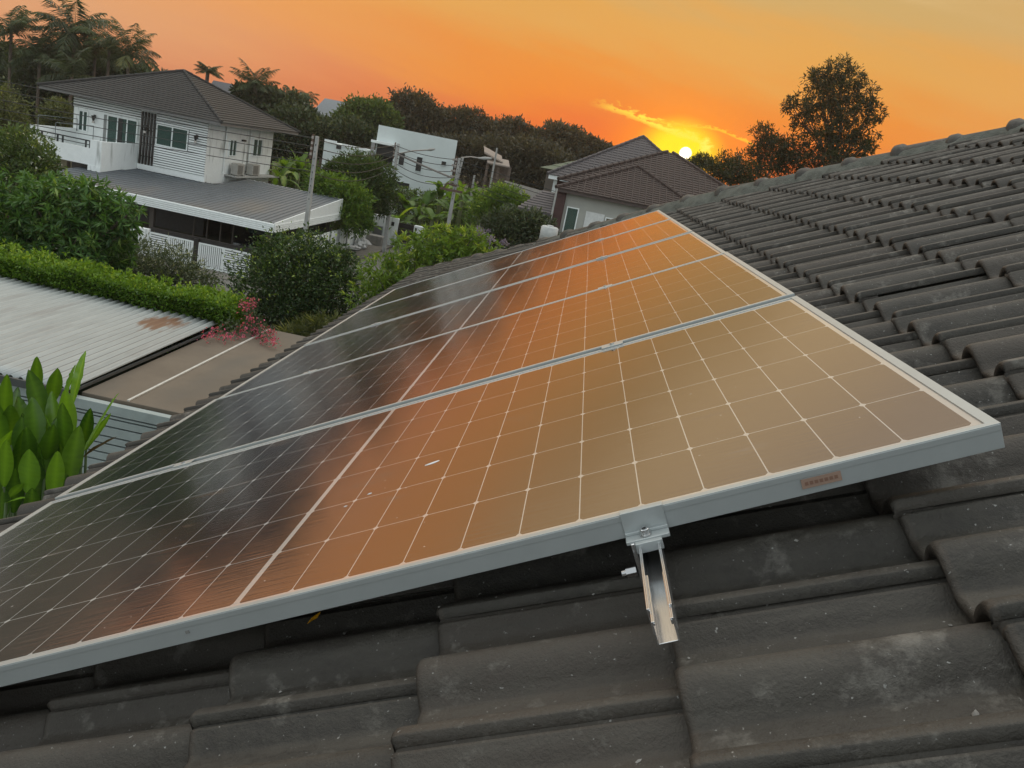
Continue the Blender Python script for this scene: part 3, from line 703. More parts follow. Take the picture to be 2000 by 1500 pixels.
def Hside(a, o, z): return H(X1 - o, a, z)             # o < 0 is outwards
for a0, a1, z0, z1 in ((7.95, 8.62, 4.80, 5.52), (10.55, 11.55, 4.85, 5.66)):
    window(nh, Hside, a0, a1, z0, z1, -.01)
b = MB(Hside); b.box(9.2, 9.55, -.10, 0, 5.52, 5.60); b.build('vent', BLACKM, nh)
for a_ in (7.45, 10.1):
    b = MB(Hside); b.tube([(a_, -.06, 3.9), (a_, -.06, 6.2)], .035, 6); b.build('drainpipe', WHITE2, nh)
b = MB(Hside); b.box(7.7, 12.9, -.62, 0, 3.80, 3.87); b.build('ledge', M('ledge_concrete', (.36, .36, .34), .85), nh)
lampm = M('lamp_black', (.02, .02, .02), .4); lampg = M('lamp_glass', (.45, .42, .38), .2)
for x, y, zz in ((-6.53, 5.66, 5.44), (-11.94, 6.13, 5.36), (-9.0, 5.59, 5.42)):
    b = MB(H); b.box(x - .05, x + .05, y - .05, y, zz - .02, zz + .14); b.tube([(x, y - .12, zz + .10), (x, y - .12, zz - .02), (x, y - .12, zz - .14)], [.10, .075, .04], 6); l_ = b.build('wall_lamp', lampm, nh)
    b = MB(H); b.tube([(x, y - .12, zz - .14), (x, y - .12, zz - .24)], [.055, .07], 6); b.build('lamp_shade', lampg, l_)
# roof
b = MB(H); hipped_roof(b, H, -13.95, -4.95, 4.75, 13.85, 6.36, .43, 22); b.build('roof', RT2, nh)['label'] = 'charcoal tiled hip roof'
b = MB(H); hip_caps_simple(b, H, -13.95, -4.95, 4.75, 13.85, 6.39, .43, .075); b.build('ridge_caps', RT2, nh)
b = MB(H); x0, x1, y0, y1 = -13.9, -5.0, 4.8, 13.8
for c in ((x0, x1, y0, y0 + .03), (x0, x1, y1 - .03, y1), (x0, x0 + .03, y0 + .03, y1 - .03), (x1 - .03, x1, y0 + .03, y1 - .03)): b.box(*c, 6.22, 6.37)
b.box(x0 + .03, x1 - .03, y0 + .03, y1 - .03, 6.252, 6.27); b.build('eave_board', M('grey_eave', (.16, .155, .15)), nh)
# balcony
b = MB(H)
b.box(-12.95, -9.40, 2.9, 3.05, 3.50, 4.22); b.box(-9.95, -9.40, 2.9, 3.05, 4.22, 4.60); b.box(-9.55, -9.40, 3.05, 5.72, 3.22, 4.60)
b.box(-12.95, -12.80, 3.05, 6.15, 3.50, 4.70); b.box(-12.95, -9.55, 3.05, 6.15, 3.50, 3.62); b.box(-10.0, -9.40, 2.88, 3.0499, 3.22, 3.4999)
b.build('balcony', WHITE, nh)['label'] = 'white balcony parapet streaked with dark mould'
b = MB(H); b.box(-12.9, -9.95, 2.95, 3.0, 4.50, 4.55); b.box(-12.9, -9.95, 2.96, 2.99, 4.34, 4.37)
for x in (-12.3, -11.55, -11.3, -10.2, -10.0): b.box(x - .025, x + .025, 2.94, 3.01, 4.2, 4.55)
b.build('railing', M('black_metal', (.02, .025, .025), .4), nh)
b = MB(H)
b.tube([(-12.75, 6.0, 4.6), (-12.75, 6.0, 5.15), (-12.75, 3.3, 5.15), (-12.75, 3.3, 4.3)], .018, 5); b.tube([(-11.9, 6.0, 4.3), (-11.9, 6.0, 4.98), (-11.9, 3.3, 4.98), (-11.9, 3.3, 4.2)], .018, 5)
b.build('frame_pipe', M('grey_pipe', (.12, .14, .14), .5), nh)
# carport roof
def HC(x, y, z): return H(x - .050 * y, y, z)          # its right end is cut a little out of square
CZ = 3.07; CSL = .071
def carz(y): return CZ + CSL * y
b = MB(HC)
xs = np.arange(-10.6, .001, .25)
def sheet(b, y0, y1, x0, x1):
    n = int((x1 - x0) / .24)
    for i in range(n):
        xa = x0 + (x1 - x0) * i / n; xb = x0 + (x1 - x0) * (i + 1) / n
        b.add([(xa, y0, carz(y0)), (xb - .03, y0, carz(y0)), (xb - .03, y1, carz(y1)), (xa, y1, carz(y1))], [(0, 1, 2, 3)])
        b.add([(xb - .03, y0, carz(y0)), (xb - .015, y0, carz(y0) + .03), (xb, y0, carz(y0)), (xb, y1, carz(y1)), (xb - .015, y1, carz(y1) + .03), (xb - .03, y1, carz(y1))], [(0, 1, 4, 5), (1, 2, 3, 4)])
sheet(b, .02, 9.2, -5.2, .0); sheet(b, .02, 5.9, -10.4, -5.2)
CARM = M('grey_metal_sheet', (.112, .128, .142), .55, metal=.1, var=.1, scale=1.2, stretch=(1, .3, 1), stains=((.155, .145, .13), .5, .5, .66, (.5, .25, 1)))
b.build('carport_roof', CARM, nh)['label'] = 'grey ribbed metal roof of the carport'
b = MB(HC)
for k in range(5):
    z0 = 2.70 + k * .078; b.prism([(0, z0), (-.05, z0 + .012), (-.035, z0 + .048), (0, z0 + .052)], 0, -10.4, .03)
b.box(-10.4, .0, 0, .06, 2.70, CZ + .0)
b.add([(.0, .06, 2.70), (.0, 9.2, 2.70), (.0, 9.2, carz(9.2) + .02), (.0, .06, carz(.06) + .02), (.05, .06, 2.70), (.05, 9.2, 2.70), (.05, 9.2, carz(9.2) + .02), (.05, .06, carz(.06) + .02)], [(0, 3, 2, 1), (4, 5, 6, 7), (0, 1, 5, 4), (1, 2, 6, 5), (2, 3, 7, 6), (3, 0, 4, 7)])
for k in range(4): b.box(.05, .075, .06, 9.2, 2.72 + k * .085, 2.765 + k * .085)
b.box(-.06, .03, 9.14, 9.2, 2.7, carz(9.2)); b.box(-5.2, -.06, 9.14, 9.199, 3.5, carz(9.2))
b.build('fascia', WHITE2, nh)
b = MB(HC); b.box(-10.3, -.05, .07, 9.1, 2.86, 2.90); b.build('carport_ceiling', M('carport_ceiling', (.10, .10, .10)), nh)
bpm = M('brown_post', (.07, .058, .05), .7)
for x, y, w_ in ((-.35, .5, .09), (-.85, 8.8, .09), (-5.4, .5, .09), (-9.9, .5, .09), (-4.1, 1.5, .03), (-3.5, 1.5, .03), (-2.9, 1.5, .03), (-2.35, 1.5, .03)):
    b = MB(H); b.box(x - w_, x + w_, y - w_, y + w_, GZ, 2.86); b.build('carport_post', bpm, nh)
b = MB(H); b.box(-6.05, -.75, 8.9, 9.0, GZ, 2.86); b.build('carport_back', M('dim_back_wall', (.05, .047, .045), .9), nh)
# a dark parked car in the carport
def car(parent_loc, T, x0, y0):
    c = thing('parked_car', 'dark car parked in the shade under the carport roof', 'car', T(x0, y0, GZ))
    prof = [(0, .35), (.05, .75), (.35, .95), (1.15, 1.02), (1.75, 1.45), (3.1, 1.48), (3.9, 1.05), (4.3, .98), (4.4, .5), (4.35, .3)]
    b = MB(T); b.prism([(y0 + p, GZ + q) for p, q in prof], 0, x0 - .85, x0 + .85); b.build('body', M('dark_car_paint', (.012, .012, .014), .2, spec=.6), c, True, bevel=.06)
    b = MB(T); b.prism([(y0 + 1.2, GZ + 1.08), (y0 + 1.72, GZ + 1.47), (y0 + 1.70, GZ + 1.49), (y0 + 1.17, GZ + 1.09)], 0, x0 - .7, x0 + .7); b.build('windscreen', GLS, c)
    for yy in (.85, 3.5):
        for xx in (-.8, .8):
            b = MB(T); b.tube([(x0 + xx - .1, y0 + yy, GZ + .32), (x0 + xx + .1, y0 + yy, GZ + .32)], .32, 16); b.build('wheel', BLACKM, c)
car(None, H, -1.9, 2.2)
# air conditioners on the ledge
for i, (a_, lab) in enumerate(((8.0, 'grey outdoor air conditioner on the ledge, the one nearer the slatted bay'), (9.75, 'grey outdoor air conditioner on the ledge, the one nearer the far corner of the house'))):
    o = thing('air_conditioner', lab, 'air conditioner', Hside(a_ + .4, -.3, 3.872), 'air conditioners on the side ledge')
    b = MB(Hside); b.box(a_, a_ + .85, -.50, -.16, 3.90, 4.46); b.build('casing', M('ac_grey', (.38, .37, .34), .6), o, bevel=.02)
    b = MB(Hside)
    for k in range(9): b.box(a_ + .06, a_ + .60, -.512, -.502, 3.96 + k * .05, 3.985 + k * .05)
    b.build('grille', M('ac_grille', (.12, .11, .10), .6), o)
    for q_ in (.1, .69):
        b = MB(Hside); b.box(a_ + q_, a_ + q_ + .06, -.48, -.18, 3.872, 3.90); b.build('foot', BLACKM, o)
# gate
def gate_leaf(x0, xs, x1, vert_first, lab):
    g = thing('driveway_gate', lab, 'gate', H((x0 + x1) / 2, -1, GZ), 'gate leaves in front of the carport')
    b = MB(H); b.box(x0, x1, -1.02, -.98, GZ + .02, GZ + .08); b.box(x0, x1, -1.02, -.98, 1.83, 1.88)
    for x in (x0, xs - .02, x1 - .05): b.box(x, x + .05, -1.02, -.98, GZ + .08, 1.83)
    b.build('frame', WHITE2, g)
    v0, v1, h0, h1 = (x0 + .05, xs - .02, xs + .03, x1 - .05) if vert_first else (xs + .03, x1 - .05, x0 + .05, xs - .02)
    b = MB(H); n = int((v1 - v0) / .082)
    for k in range(n): xa = v0 + (v1 - v0) * (k + .2) / n; b.box(xa, xa + .052, -1.012, -.99, GZ + .08, 1.83)
    b.build('upright_slats', WHITE2, g)
    b = MB(H)
    for k in range(10): b.box(h0, h1, -1.012, -.99, GZ + .115 + k * .088, GZ + .115 + k * .088 + .055)
    b.build('level_slats', WHITE2, g)
    b = MB(H); b.box(x0, x1, -.97, -.955, GZ + .02, 1.9); b.build('backing', M('dark_backing', (.06, .065, .065), .7), g)
gate_leaf(-4.60, -3.81, -2.73, False, 'white slatted gate leaf beside the pillar with the round hole')
gate_leaf(-2.52, -1.46, -.35, True, 'white slatted gate leaf nearer the round bush')
gp_ = thing('gate_post', 'dark steel post and beam framing the white slatted gate leaves', 'gate post', H(-2.62, -1, GZ))
b = MB(H); b.box(-2.715, -2.535, -1.05, -.93, GZ, 2.0); b.box(-4.6, -.2, -.93, -.87, 1.9, 2.06); b.build('beam_frame', DARKB, gp_)
pl = thing('gate_pillar', 'white gate pillar with a round hole near its top', 'pillar', H(-4.98, -1, GZ))
b = MB(H)
cx_, cz_, r_ = -5.02, 1.70, .11; ring = [(cx_ + r_ * math.cos(2 * PI * k / 16), cz_ + r_ * math.sin(2 * PI * k / 16)) for k in range(16)]
sq = []
for k in range(16):
    c_, s_ = math.cos(2 * PI * k / 16), math.sin(2 * PI * k / 16); q = .16 / max(abs(c_), abs(s_)); sq.append((cx_ + q * c_, cz_ + q * s_))
for yy in (-1.12, -.90):
    b.add([(p[0], yy, p[1]) for p in ring + sq], [(k, (k + 1) % 16, 16 + (k + 1) % 16, 16 + k) for k in range(16)])
b.add([(p[0], yy, p[1]) for yy in (-1.12, -.90) for p in ring], [(k, (k + 1) % 16, 16 + (k + 1) % 16, 16 + k) for k in range(16)])
b.box(-5.34, cx_ - .16, -1.12, -.90, GZ, 1.97); b.box(cx_ + .16, -4.62, -1.12, -.90, GZ, 1.97); b.box(cx_ - .16, cx_ + .16, -1.1199, -.9001, GZ, cz_ - .16); b.box(cx_ - .16, cx_ + .16, -1.1199, -.9001, cz_ + .16, 1.97)
b.build('shaft', WHITE, pl)
# fence and gateway along the side street
fw = thing('boundary_wall', 'white boundary wall of panels between thin posts along the side street', 'wall', (-10.5, 42, GZ))
b = MB(); b.box(-10.56, -10.46, 33.2, 47.6, GZ, 2.15); b.build('wall_panel', WHITE, fw)
gpm = M('grey_post', (.3, .31, .3))
for k in range(10):
    b = MB(); b.box(-10.45, -10.40, 33.3 + k * 1.55, 33.42 + k * 1.55, GZ, 2.2); b.build('wall_post', gpm, fw)
pw = thing('gateway_wall', 'broad white gateway wall behind the leaning concrete pole, beside the brown gate', 'wall', (-9.6, 48.0, GZ))
b = MB(); b.box(-10.46, -8.95, 47.9, 48.15, GZ, 2.62); b.build('wall', WHITE, pw, bevel=.02)
b = MB(); b.box(-9.35, -9.18, 47.86, 47.9, 2.15, 2.38); b.build('letter_slot', BLACKM, pw)
bg = thing('brown_gate', 'brown gate of horizontal boards between two white pillars', 'gate', (-8.5, 48, GZ))
b = MB()
for k in range(9): b.box(-8.93, -8.02, 48.0, 48.04, GZ + .1 + k * .16, GZ + .22 + k * .16)
b.build('boards', DARKB, bg)
b = MB(); b.box(-8.93, -8.87, 47.97, 48.0, GZ, 2.3); b.box(-8.08, -8.02, 47.97, 48.0, GZ, 2.3); b.box(-8.88, -8.07, 47.965, 47.995, 2.24, 2.3); b.build('frame', DARKB, bg)
pb = thing('white_pillar', 'short white pillar with a rounded top at the right of the brown gate', 'pillar', (-7.6, 48, GZ))
b = MB(); b.box(-8.0, -7.3, 47.85, 48.15, GZ, 2.45); b.build('shaft', WHITE, pb, bevel=.06)
b = MB(); b.box(-7.9, -7.8, 47.8, 47.85, 2.15, 2.3); b.build('letter_slot', BLACKM, pb)
eb = thing('meter_box', 'grey metal box mounted at the foot of the white gateway wall', 'box', (-10.1, 47.8, 1.6))
b = MB(); b.box(-10.35, -9.80, 47.68, 47.9, 1.50, 2.0); b.build('box', M('meter_grey', (.16, .17, .17), .6), eb, bevel=.015)
b = MB(); b.box(-10.30, -9.85, 47.665, 47.68, 1.54, 1.96); b.build('door', M('meter_door', (.12, .125, .125), .6), eb)
pt = thing('concrete_planter', 'low grey concrete planter in front of the gateway wall', 'planter', (-10, 47.2, GZ + .1))
b = MB(); b.prism([(-10.42, GZ + .10), (-9.55, GZ + .10), (-9.48, GZ + .62), (-10.42, GZ + .62)], 1, 46.7, 47.5); b.build('tub', M('planter_grey', (.26, .25, .23), .9, var=.25), pt, bevel=.03)
def sack(p, s, lab, seed):
    rr = np.random.default_rng(seed); m = MB(); n1, n2 = 10, 14; vs = []
    for i in range(n1 + 1):
        th = PI * i / n1
        for j in range(n2):
            ph = 2 * PI * j / n2; r = 1 + .22 * rr.normal() * (0 < i < n1)
            vs.append((p[0] + s[0] * math.sin(th) * math.cos(ph) * r, p[1] + s[1] * math.sin(th) * math.sin(ph) * r, p[2] + s[2] * (1 - math.cos(th)) * .5 * (1 + .15 * rr.normal() * (i > 2))))
    m.add(vs, [(i * n2 + j, i * n2 + (j + 1) % n2, (i + 1) * n2 + (j + 1) % n2, (i + 1) * n2 + j) for i in range(n1) for j in range(n2)])
    return tag(m.build('white_sack', M('plastic_sack', (.55, .55, .54), .5, var=.2), None), lab, 'sack', 'sacks on the pavement')
sack((-10.0, 44.3, GZ + .10), (.34, .5, .55), 'crumpled white sack standing on the pavement by the planter', 3)
sack((-10.1, 43.2, GZ + .10), (.3, .5, .22), 'flattened pale sack lying on the pavement by the boundary wall', 4)

# ---------------------------------------------------------------- farther houses
LAV = M('grey_roof_tile', (.062, .054, .057), .6, var=.12, scale=3)
BRT = M('brown_roof_tile', (.034, .019, .015), .65, var=.25, scale=3)
CREAM = M('pale_wall', (.36, .36, .33), .8, var=.06, scale=2)
ID = lambda x, y, z: (x, y, z)
def ribbed_hip(parent, name, x0, x1, y0, y1, ze, pitch, mat, rows=20, rib=.3, caps=True, capmat=None):
    b = MB(); top = hipped_roof(b, ID, x0, x1, y0, y1, ze, pitch, rows)
    half = min(x1 - x0, y1 - y0) / 2
    # rolls of the tiles on the slope that faces the camera
    x = x0 + rib
    while x < x1 - rib / 2:
        run = min(half, x - x0, x1 - x)
        if run > .3: b.tube([(x, y0 + .01, ze + .03), (x, y0 + run - .05, ze + .02 + (run - .05) * pitch)], .030, 5, cap=False)
        x += rib
    o = b.build(name, mat, parent)
    if caps:
        b = MB(); hip_caps_simple(b, ID, x0, x1, y0, y1, ze + .03, pitch, .085); b.build('ridge_caps', capmat or mat, parent)
    return o
rh = thing('brown_roofed_house', 'pale house with two brown tiled hip roofs, right below the setting sun', 'house', (4, 40, GZ))
b = MB(); b.box(.62, 6.4, 36.55, 46, GZ, 6.55); b.box(.75, 9.7, 39.2, 47.8, GZ, 6.78); b.build('wall', CREAM, rh)
ribbed_hip(rh, 'roof', .12, 6.95, 35.9, 47, 6.50, .457, BRT, 18)
ribbed_hip(rh, 'roof', .05, 10.35, 38.5, 48.5, 6.80, .457, BRT, 22)
b = MB(); b.box(.2, 6.85, 35.97, 36.0, 6.36, 6.50); b.box(.2, .23, 36.0, 38.6, 6.36, 6.50); b.box(.23, 6.85, 36.0, 36.6, 6.40, 6.42); b.box(.23, .65, 36.6, 46, 6.40, 6.42); b.build('eave_board', M('brown_eave', (.07, .05, .045)), rh)
b = MB(); b.box(.22, .60, 36.35, 36.8, GZ, 6.40); b.build('brown_pier', M('maroon_paint', (.065, .032, .03), .7), rh)
window(rh, ID, .80, 1.25, 4.5, 5.75, 36.54, 1, name='window')
window(rh, ID, 2.55, 3.15, 4.0, 5.62, 36.54, 1, name='door', gm=M('olive_door', (.075, .07, .04), .5))
window(rh, ID, 3.75, 4.05, 5.2, 5.55, 36.54, 1)
b = MB(); b.box(1.62, 2.45, 36.50, 36.55, 3.5, 5.75); b.build('white_panel', M('bright_wall', (.60, .61, .60)), rh)
lt = thing('lean_to_roof', 'small grey lean-to roof against the left end of the brown-roofed house', 'roof', (-.6, 37, GZ))
b = MB()
for k in range(9):
    t0, t1 = k / 9, (k + 1) / 9
    b.prism([(36.0 + 2.2 * t0, 5.35 + .85 * t0 + .03), (36.0 + 2.2 * t1, 5.35 + .85 * t1), (36.0 + 2.2 * t1, 5.28 + .85 * t1), (36.0 + 2.2 * t0, 5.28 + .85 * t0)], 0, -1.35 + 0.9 * t0, .2)
b.build('roof', LAV, lt); b = MB(); b.box(-1.1, .2, 36.4, 38.2, GZ, 5.35); b.build('wall', M('dim_render', (.2, .19, .17)), lt)
gh = thing('grey_roofed_house', 'house with a steep grey striped hip roof and maroon wall, behind the brown-roofed house', 'house', (4, 51, GZ))
ribbed_hip(gh, 'roof', -.85, 9.0, 46.0, 56.0, 6.82, .63, LAV, 22)
b = MB(); b.box(-.75, 9.0, 46.06, 46.10, 6.60, 6.82); b.box(-.75, -.71, 46.1, 55.9, 6.60, 6.82); b.box(-.45, -.25, 46.5, 46.7, GZ, 6.62); b.build('white_trim', WHITE2, gh)
b = MB(); b.box(-.40, 8.6, 46.75, 55.5, GZ, 6.62); b.build('wall', M('maroon_wall', (.10, .038, .034), .8), gh)
b = MB(); b.box(1.15, 8.6, 46.70, 46.749, GZ, 6.62); b.build('front_wall', CREAM, gh)
gr = thing('green_roofed_house', 'low green-roofed building half hidden behind the grey striped roof', 'house', (4, 64, GZ))
b = MB(); hipped_roof(b, ID, -2.0, 10.0, 58, 70, 6.95, .40, 8); b.build('roof', M('green_sheet', (.085, .105, .06), .6), gr)
b = MB(); b.box(-1.5, 9.5, 58.6, 69.5, GZ, 6.95); b.build('wall', M('dim_wall', (.12, .10, .08)), gr)
tk = thing('water_tank', 'white water tank on a stand, close to the pale wall of the brown-roofed house', 'water tank', at(1074, 470, 31))
p = at(1074, 446, 31)
b = MB(); b.tube([(p[0], p[1], p[2] - .5), (p[0], p[1], p[2] + .02), (p[0], p[1], p[2] + .07)], [.33, .33, .27], 20); b.tube([(p[0], p[1], p[2] + .07), (p[0], p[1], p[2] + .11)], [.14, .12], 12); b.build('tank', M('tank_white', (.42, .43, .42), .6), tk, True)
b = MB()
for dx in (-.22, .22):
    for dy in (-.22, .22): b.box(p[0] + dx - .03, p[0] + dx + .03, p[1] + dy - .03, p[1] + dy + .03, GZ, p[2] - .5)
b.build('stand', M('grey_stand', (.2, .2, .2)), tk)
wb = thing('white_box_house', 'flat-roofed white box of a house with narrow dark windows and a recessed balcony', 'house', (-11, 63, GZ))
QA = math.radians(11)
def QT(x, y, z): dx, dy = x + 14.1, y - 60.5; return (-14.1 + dx * math.cos(QA) - dy * math.sin(QA), 60.5 + dx * math.sin(QA) + dy * math.cos(QA), z)
WB1 = M('white_render', (.58, .63, .62), .75, var=.05, scale=1.2)
b = MB(QT); b.box(-14.1, -8.36, 60.5, 66, 5.55, 7.62); b.box(-12.75, -8.36, 60.5, 66, GZ, 5.55); b.box(-14.1, -12.75, 61.8, 66, GZ, 5.55); b.box(-14.1, -12.75, 60.5, 61.8, 3.6, 4.75); b.build('wall', WB1, wb)
b = MB(QT); b.box(-14.45, -12.6, 59.9, 60.498, 6.35, 6.52); b.build('balcony_roof', WHITE2, wb)
b = MB(QT); b.box(-14.0, -12.7, 60.45, 60.499, 5.56, 6.30); b.build('dark_opening', BLACKM, wb); b = MB(QT); b.box(-14.05, -12.76, 61.75, 61.799, 4.76, 5.54); b.build('dark_opening', BLACKM, wb)
b = MB(QT); b.box(-14.40, -14.15, 59.95, 60.3, 3.6, 6.35); b.build('balcony_pier', M('grey_pier', (.26, .25, .25)), wb)
for x0, x1, z0, z1 in ((-12.32, -11.95, 5.15, 6.0), (-11.05, -10.65, 4.95, 5.95), (-9.25, -8.92, 5.70, 5.98), (-12.3, -11.3, 3.5, 3.95)): window(wb, QT, x0, x1, z0, z1, 60.49, 1, fr=.04, frame_mat=WB1, gm=BLACKM)
ax_ = thing('white_annex', 'low white flat-topped wall building left of the white box house', 'building', (-16.5, 60, GZ))
b = MB(); b.box(-17.4, -14.3, 59, 63, GZ, 5.75); b.build('wall', WB1, ax_)
b = MB(); b.box(-17.4, -16.5, 58.96, 59, 5.7, 5.95); b.box(-16.1, -14.3, 58.9, 59, 5.68, 5.85); b.build('parapet', WHITE2, ax_); b = MB(); b.box(-16.5, -16.15, 58.95, 58.999, 5.45, 5.7); b.build('opening', BLACKM, ax_)
# small gabled house on the skyline
def gabled(name, lab, cx, cy, w, d, ze, zr, roofm, wallm, ridge_along='x', over=.4, turn=0):
    ct, st_ = math.cos(math.radians(turn)), math.sin(math.radians(turn))
    TT = lambda x, y, z: (cx + (x - cx) * ct - (y - cy) * st_, cy + (x - cx) * st_ + (y - cy) * ct, z)
    h = thing(name, lab, 'house', (cx, cy, GZ)); b = MB(TT); b.box(cx - w / 2, cx + w / 2, cy - d / 2, cy + d / 2, GZ, ze)
    if ridge_along == 'x': b.prism([(cy - d / 2, ze), (cy + d / 2, ze), (cy, zr - .12)], 0, cx - w / 2, cx + w / 2)
    else: b.prism([(cx - w / 2, ze), (cx + w / 2, ze), (cx, zr - .12)], 1, cy - d / 2, cy + d / 2)
    b.build('wall', wallm, h); b = MB(TT); s = (zr - ze) / (d / 2 if ridge_along == 'x' else w / 2); t = .08
    for sg in (-1, 1):
        if ridge_along == 'x':
            e_ = d / 2 + over; b.prism([(cy, zr), (cy + sg * e_, zr - s * e_), (cy + sg * e_, zr - s * e_ + t), (cy, zr + t)], 0, cx - w / 2 - over, cx + w / 2 + over)
        else:
            e_ = w / 2 + over; b.prism([(cx, zr), (cx + sg * e_, zr - s * e_), (cx + sg * e_, zr - s * e_ + t), (cx, zr + t)], 1, cy - d / 2 - over, cy + d / 2 + over)
    b.build('roof', roofm, h); return h
BLUER = M('blue_grey_roof', (.20, .22, .235), .6, var=.12); TIMB = M('timber', (.14, .105, .085), .8, var=.3)
p = at(654, 214, 82); gabled('gabled_house', 'small house with a blue-grey gabled roof on the skyline among palms', p[0], p[1], 2.6, 2.4, p[2] - .5, p[2] + .8, BLUER, M('grey_wall', (.24, .23, .23)), 'x', .35, -32)
p = at(466, 180, 75); gabled('gabled_house', 'dark gabled roof peeping out behind the small palm on the skyline', p[0], p[1], 4.0, 3.2, p[2] - .9, p[2] + .5, M('dark_grey_roof', (.09, .09, .10)), M('pale_blue_wall', (.34, .38, .40)), 'x')
p = at(610, 243, 74); lr = thing('long_low_roof', 'long low pale roof edge below the small gabled house on the skyline', 'roof', (p[0], p[1], GZ))
b = MB(); b.box(p[0] - 1.9, p[0] + 2.0, p[1], p[1] + 3, p[2] - .12, p[2] + .10); b.build('roof', M('pale_roof', (.36, .37, .36)), lr); b = MB(); b.box(p[0] - 1.7, p[0] + 1.8, p[1] + .3, p[1] + 2.8, GZ, p[2] - .12); b.build('wall', TIMB, lr)
sp_ = at(962, 330, 68); sd_ = thing('open_shed', 'open timber shed with pale roof edges at the foot of the dark trees', 'shed', (sp_[0], sp_[1], GZ))
b = MB()
P1, P2, P3, P4 = at(946, 298, 68), at(982, 318, 68), at(952, 318, 67), at(996, 327, 67)
for A_, B_ in ((P1, P2), (P3, P4)): b.tube([tuple(A_), tuple(B_)], .09, 5); b.add([tuple(A_), tuple(B_), (B_[0] - .5, B_[1] + 3, B_[2] + .5), (A_[0] - .5, A_[1] + 3, A_[2] + .5)], [(0, 1, 2, 3)])
b.build('roof', M('shed_roof', (.24, .20, .17), .7), sd_)
b = MB()
for P_ in (P3, (P3 + P4) / 2, P4): b.box(P_[0] - .1, P_[0] + .1, P_[1] + .2, P_[1] + .4, GZ, P_[2])
b.box(P3[0] + .1, P4[0] - .3, P3[1] + 2.5, P3[1] + 2.6, GZ, P3[2]); b.build('post_frame', TIMB, sd_)
rf = thing('low_white_wall', 'low pale wall running from the shed towards the grey-roofed house', 'wall', at(1030, 362, 62))
A_, B_ = gp(985, 362, 3.6), gp(1070, 376, 3.6); b = MB()
A_, B_ = at(985, 357, 62), at(1075, 372, 56)
b.prism([(A_[0], A_[1]), (B_[0], B_[1]), (B_[0], B_[1] + .2), (A_[0], A_[1] + .2)], 2, GZ, (A_[2] + B_[2]) / 2); b.build('wall', M('pale_wall_render', (.30, .28, .26)), rf)

# ---------------------------------------------------------------- poles, lamps and wires
CONC = M('pole_concrete', (.34, .34, .325), .85, var=.18, scale=3, stains=((.17, .17, .16), 3, .5, .72, (2, 2, .4)))
STK = M('insulator', (.30, .27, .24), .5); RUSTM = M('rusty_metal', (.10, .06, .045), .7)
def pole(top, lab, r0, r1, arms=True, base=None):
    x, y, z = [float(q) for q in top]; bx, by = (x, y) if base is None else base
    o = thing('utility_pole', lab, 'utility pole', (bx, by, GZ), 'concrete utility poles along the street')
    b = MB(); n = 10; b.tube([(bx + (x - bx) * k / n, by + (y - by) * k / n, GZ + (z - GZ) * k / n) for k in range(n + 1)], [r1 + (r0 - r1) * k / n for k in range(n + 1)], 4); b.build('shaft', CONC, o, bevel=.01)
    b = MB()
    for k in range(9): b.box(x - .012, x + .012, y - r0 * .72 - .012, y - r0 * .72 + .01, z - .35 - k * .25, z - .29 - k * .25)
    b.build('step_hole', BLACKM, o)
    if arms:
        for k in range(4):
            b = MB(); b.tube([(x - .16, y - .02, z - .12 - k * .2), (x - .16, y - .02, z - .02 - k * .2)], .05, 8); b.build('insulator', STK, o)
        b = MB(); b.box(x - .19, x - .13, y - .05, y + .05, z - .85, z + .05); b.build('bracket', RUSTM, o)
    return o, np.array([x, y, z])
o1, T1 = pole(at(620, 266, 31), 'concrete utility pole standing in front of the carport corner', .085, .13)
bb_ = gp(750, 489, GZ + .1)
d2 = float((bb_ - CAM) @ RW[2])
o2, T2 = pole(at(778, 281, d2), 'concrete utility pole with a street lamp arm, in front of the white gateway wall', .10, .15, base=(bb_[0], bb_[1]))
o3, T3 = pole(at(898, 309, 43), 'stained concrete utility pole with a stack of insulators, among the banana plants', .10, .15)
for k in range(5):
    b = MB(); b.box(T3[0] - .34, T3[0] - .10, T3[1] - .06, T3[1] + .06, T3[2] - .15 - k * .28, T3[2] - .08 - k * .28); b.tube([(T3[0] - .30, T3[1] - .07, T3[2] - .20 - k * .28), (T3[0] - .30, T3[1] - .07, T3[2] - .08 - k * .28)], .045, 6); b.build('insulator', STK, o3)
b = MB(); b.box(T3[0] - .75, T3[0] + .45, T3[1] - .12, T3[1] - .04, T3[2] - 1.72, T3[2] - 1.60); b.tube([(T3[0] - .55, T3[1] - .1, T3[2] - 1.6), (T3[0] - .4, T3[1] - .1, T3[2] - 1.35), (T3[0] + .1, T3[1] - .1, T3[2] - 1.4)], .05, 6); b.build('rusty_arm', RUSTM, o3)
b = MB(); q = at(896, 345, 42.6); b.tube([(T3[0] + .16, T3[1], T3[2] + .05), (T3[0] + .02, T3[1], T3[2] - 2.0)], .055, 6); b.build('side_pole', CONC, o3)
def lamp(P, Q, lab):
    o = thing('street_lamp', lab, 'street lamp', tuple(P), 'street lamp arms on the poles'); b = MB(); P, Q = np.array(P), np.array(Q)
    mid = (P + Q) / 2 + np.array([0, 0, .06]); b.tube([tuple(P), tuple(mid), tuple(Q)], .035, 6); b.build('arm', STK, o)
    b = MB(); dq = (Q - P) / np.linalg.norm(Q - P); b.tube([tuple(Q - dq * .1), tuple(Q + dq * .25), tuple(Q + dq * .6)], [.04, .085, .04], 8); b.build('lamp_head', M('lamp_grey', (.33, .33, .31)), o)
lamp(at(779, 300, d2), at(836, 293, d2 - 2), 'street lamp arm reaching right from the gateway pole across the white box house')
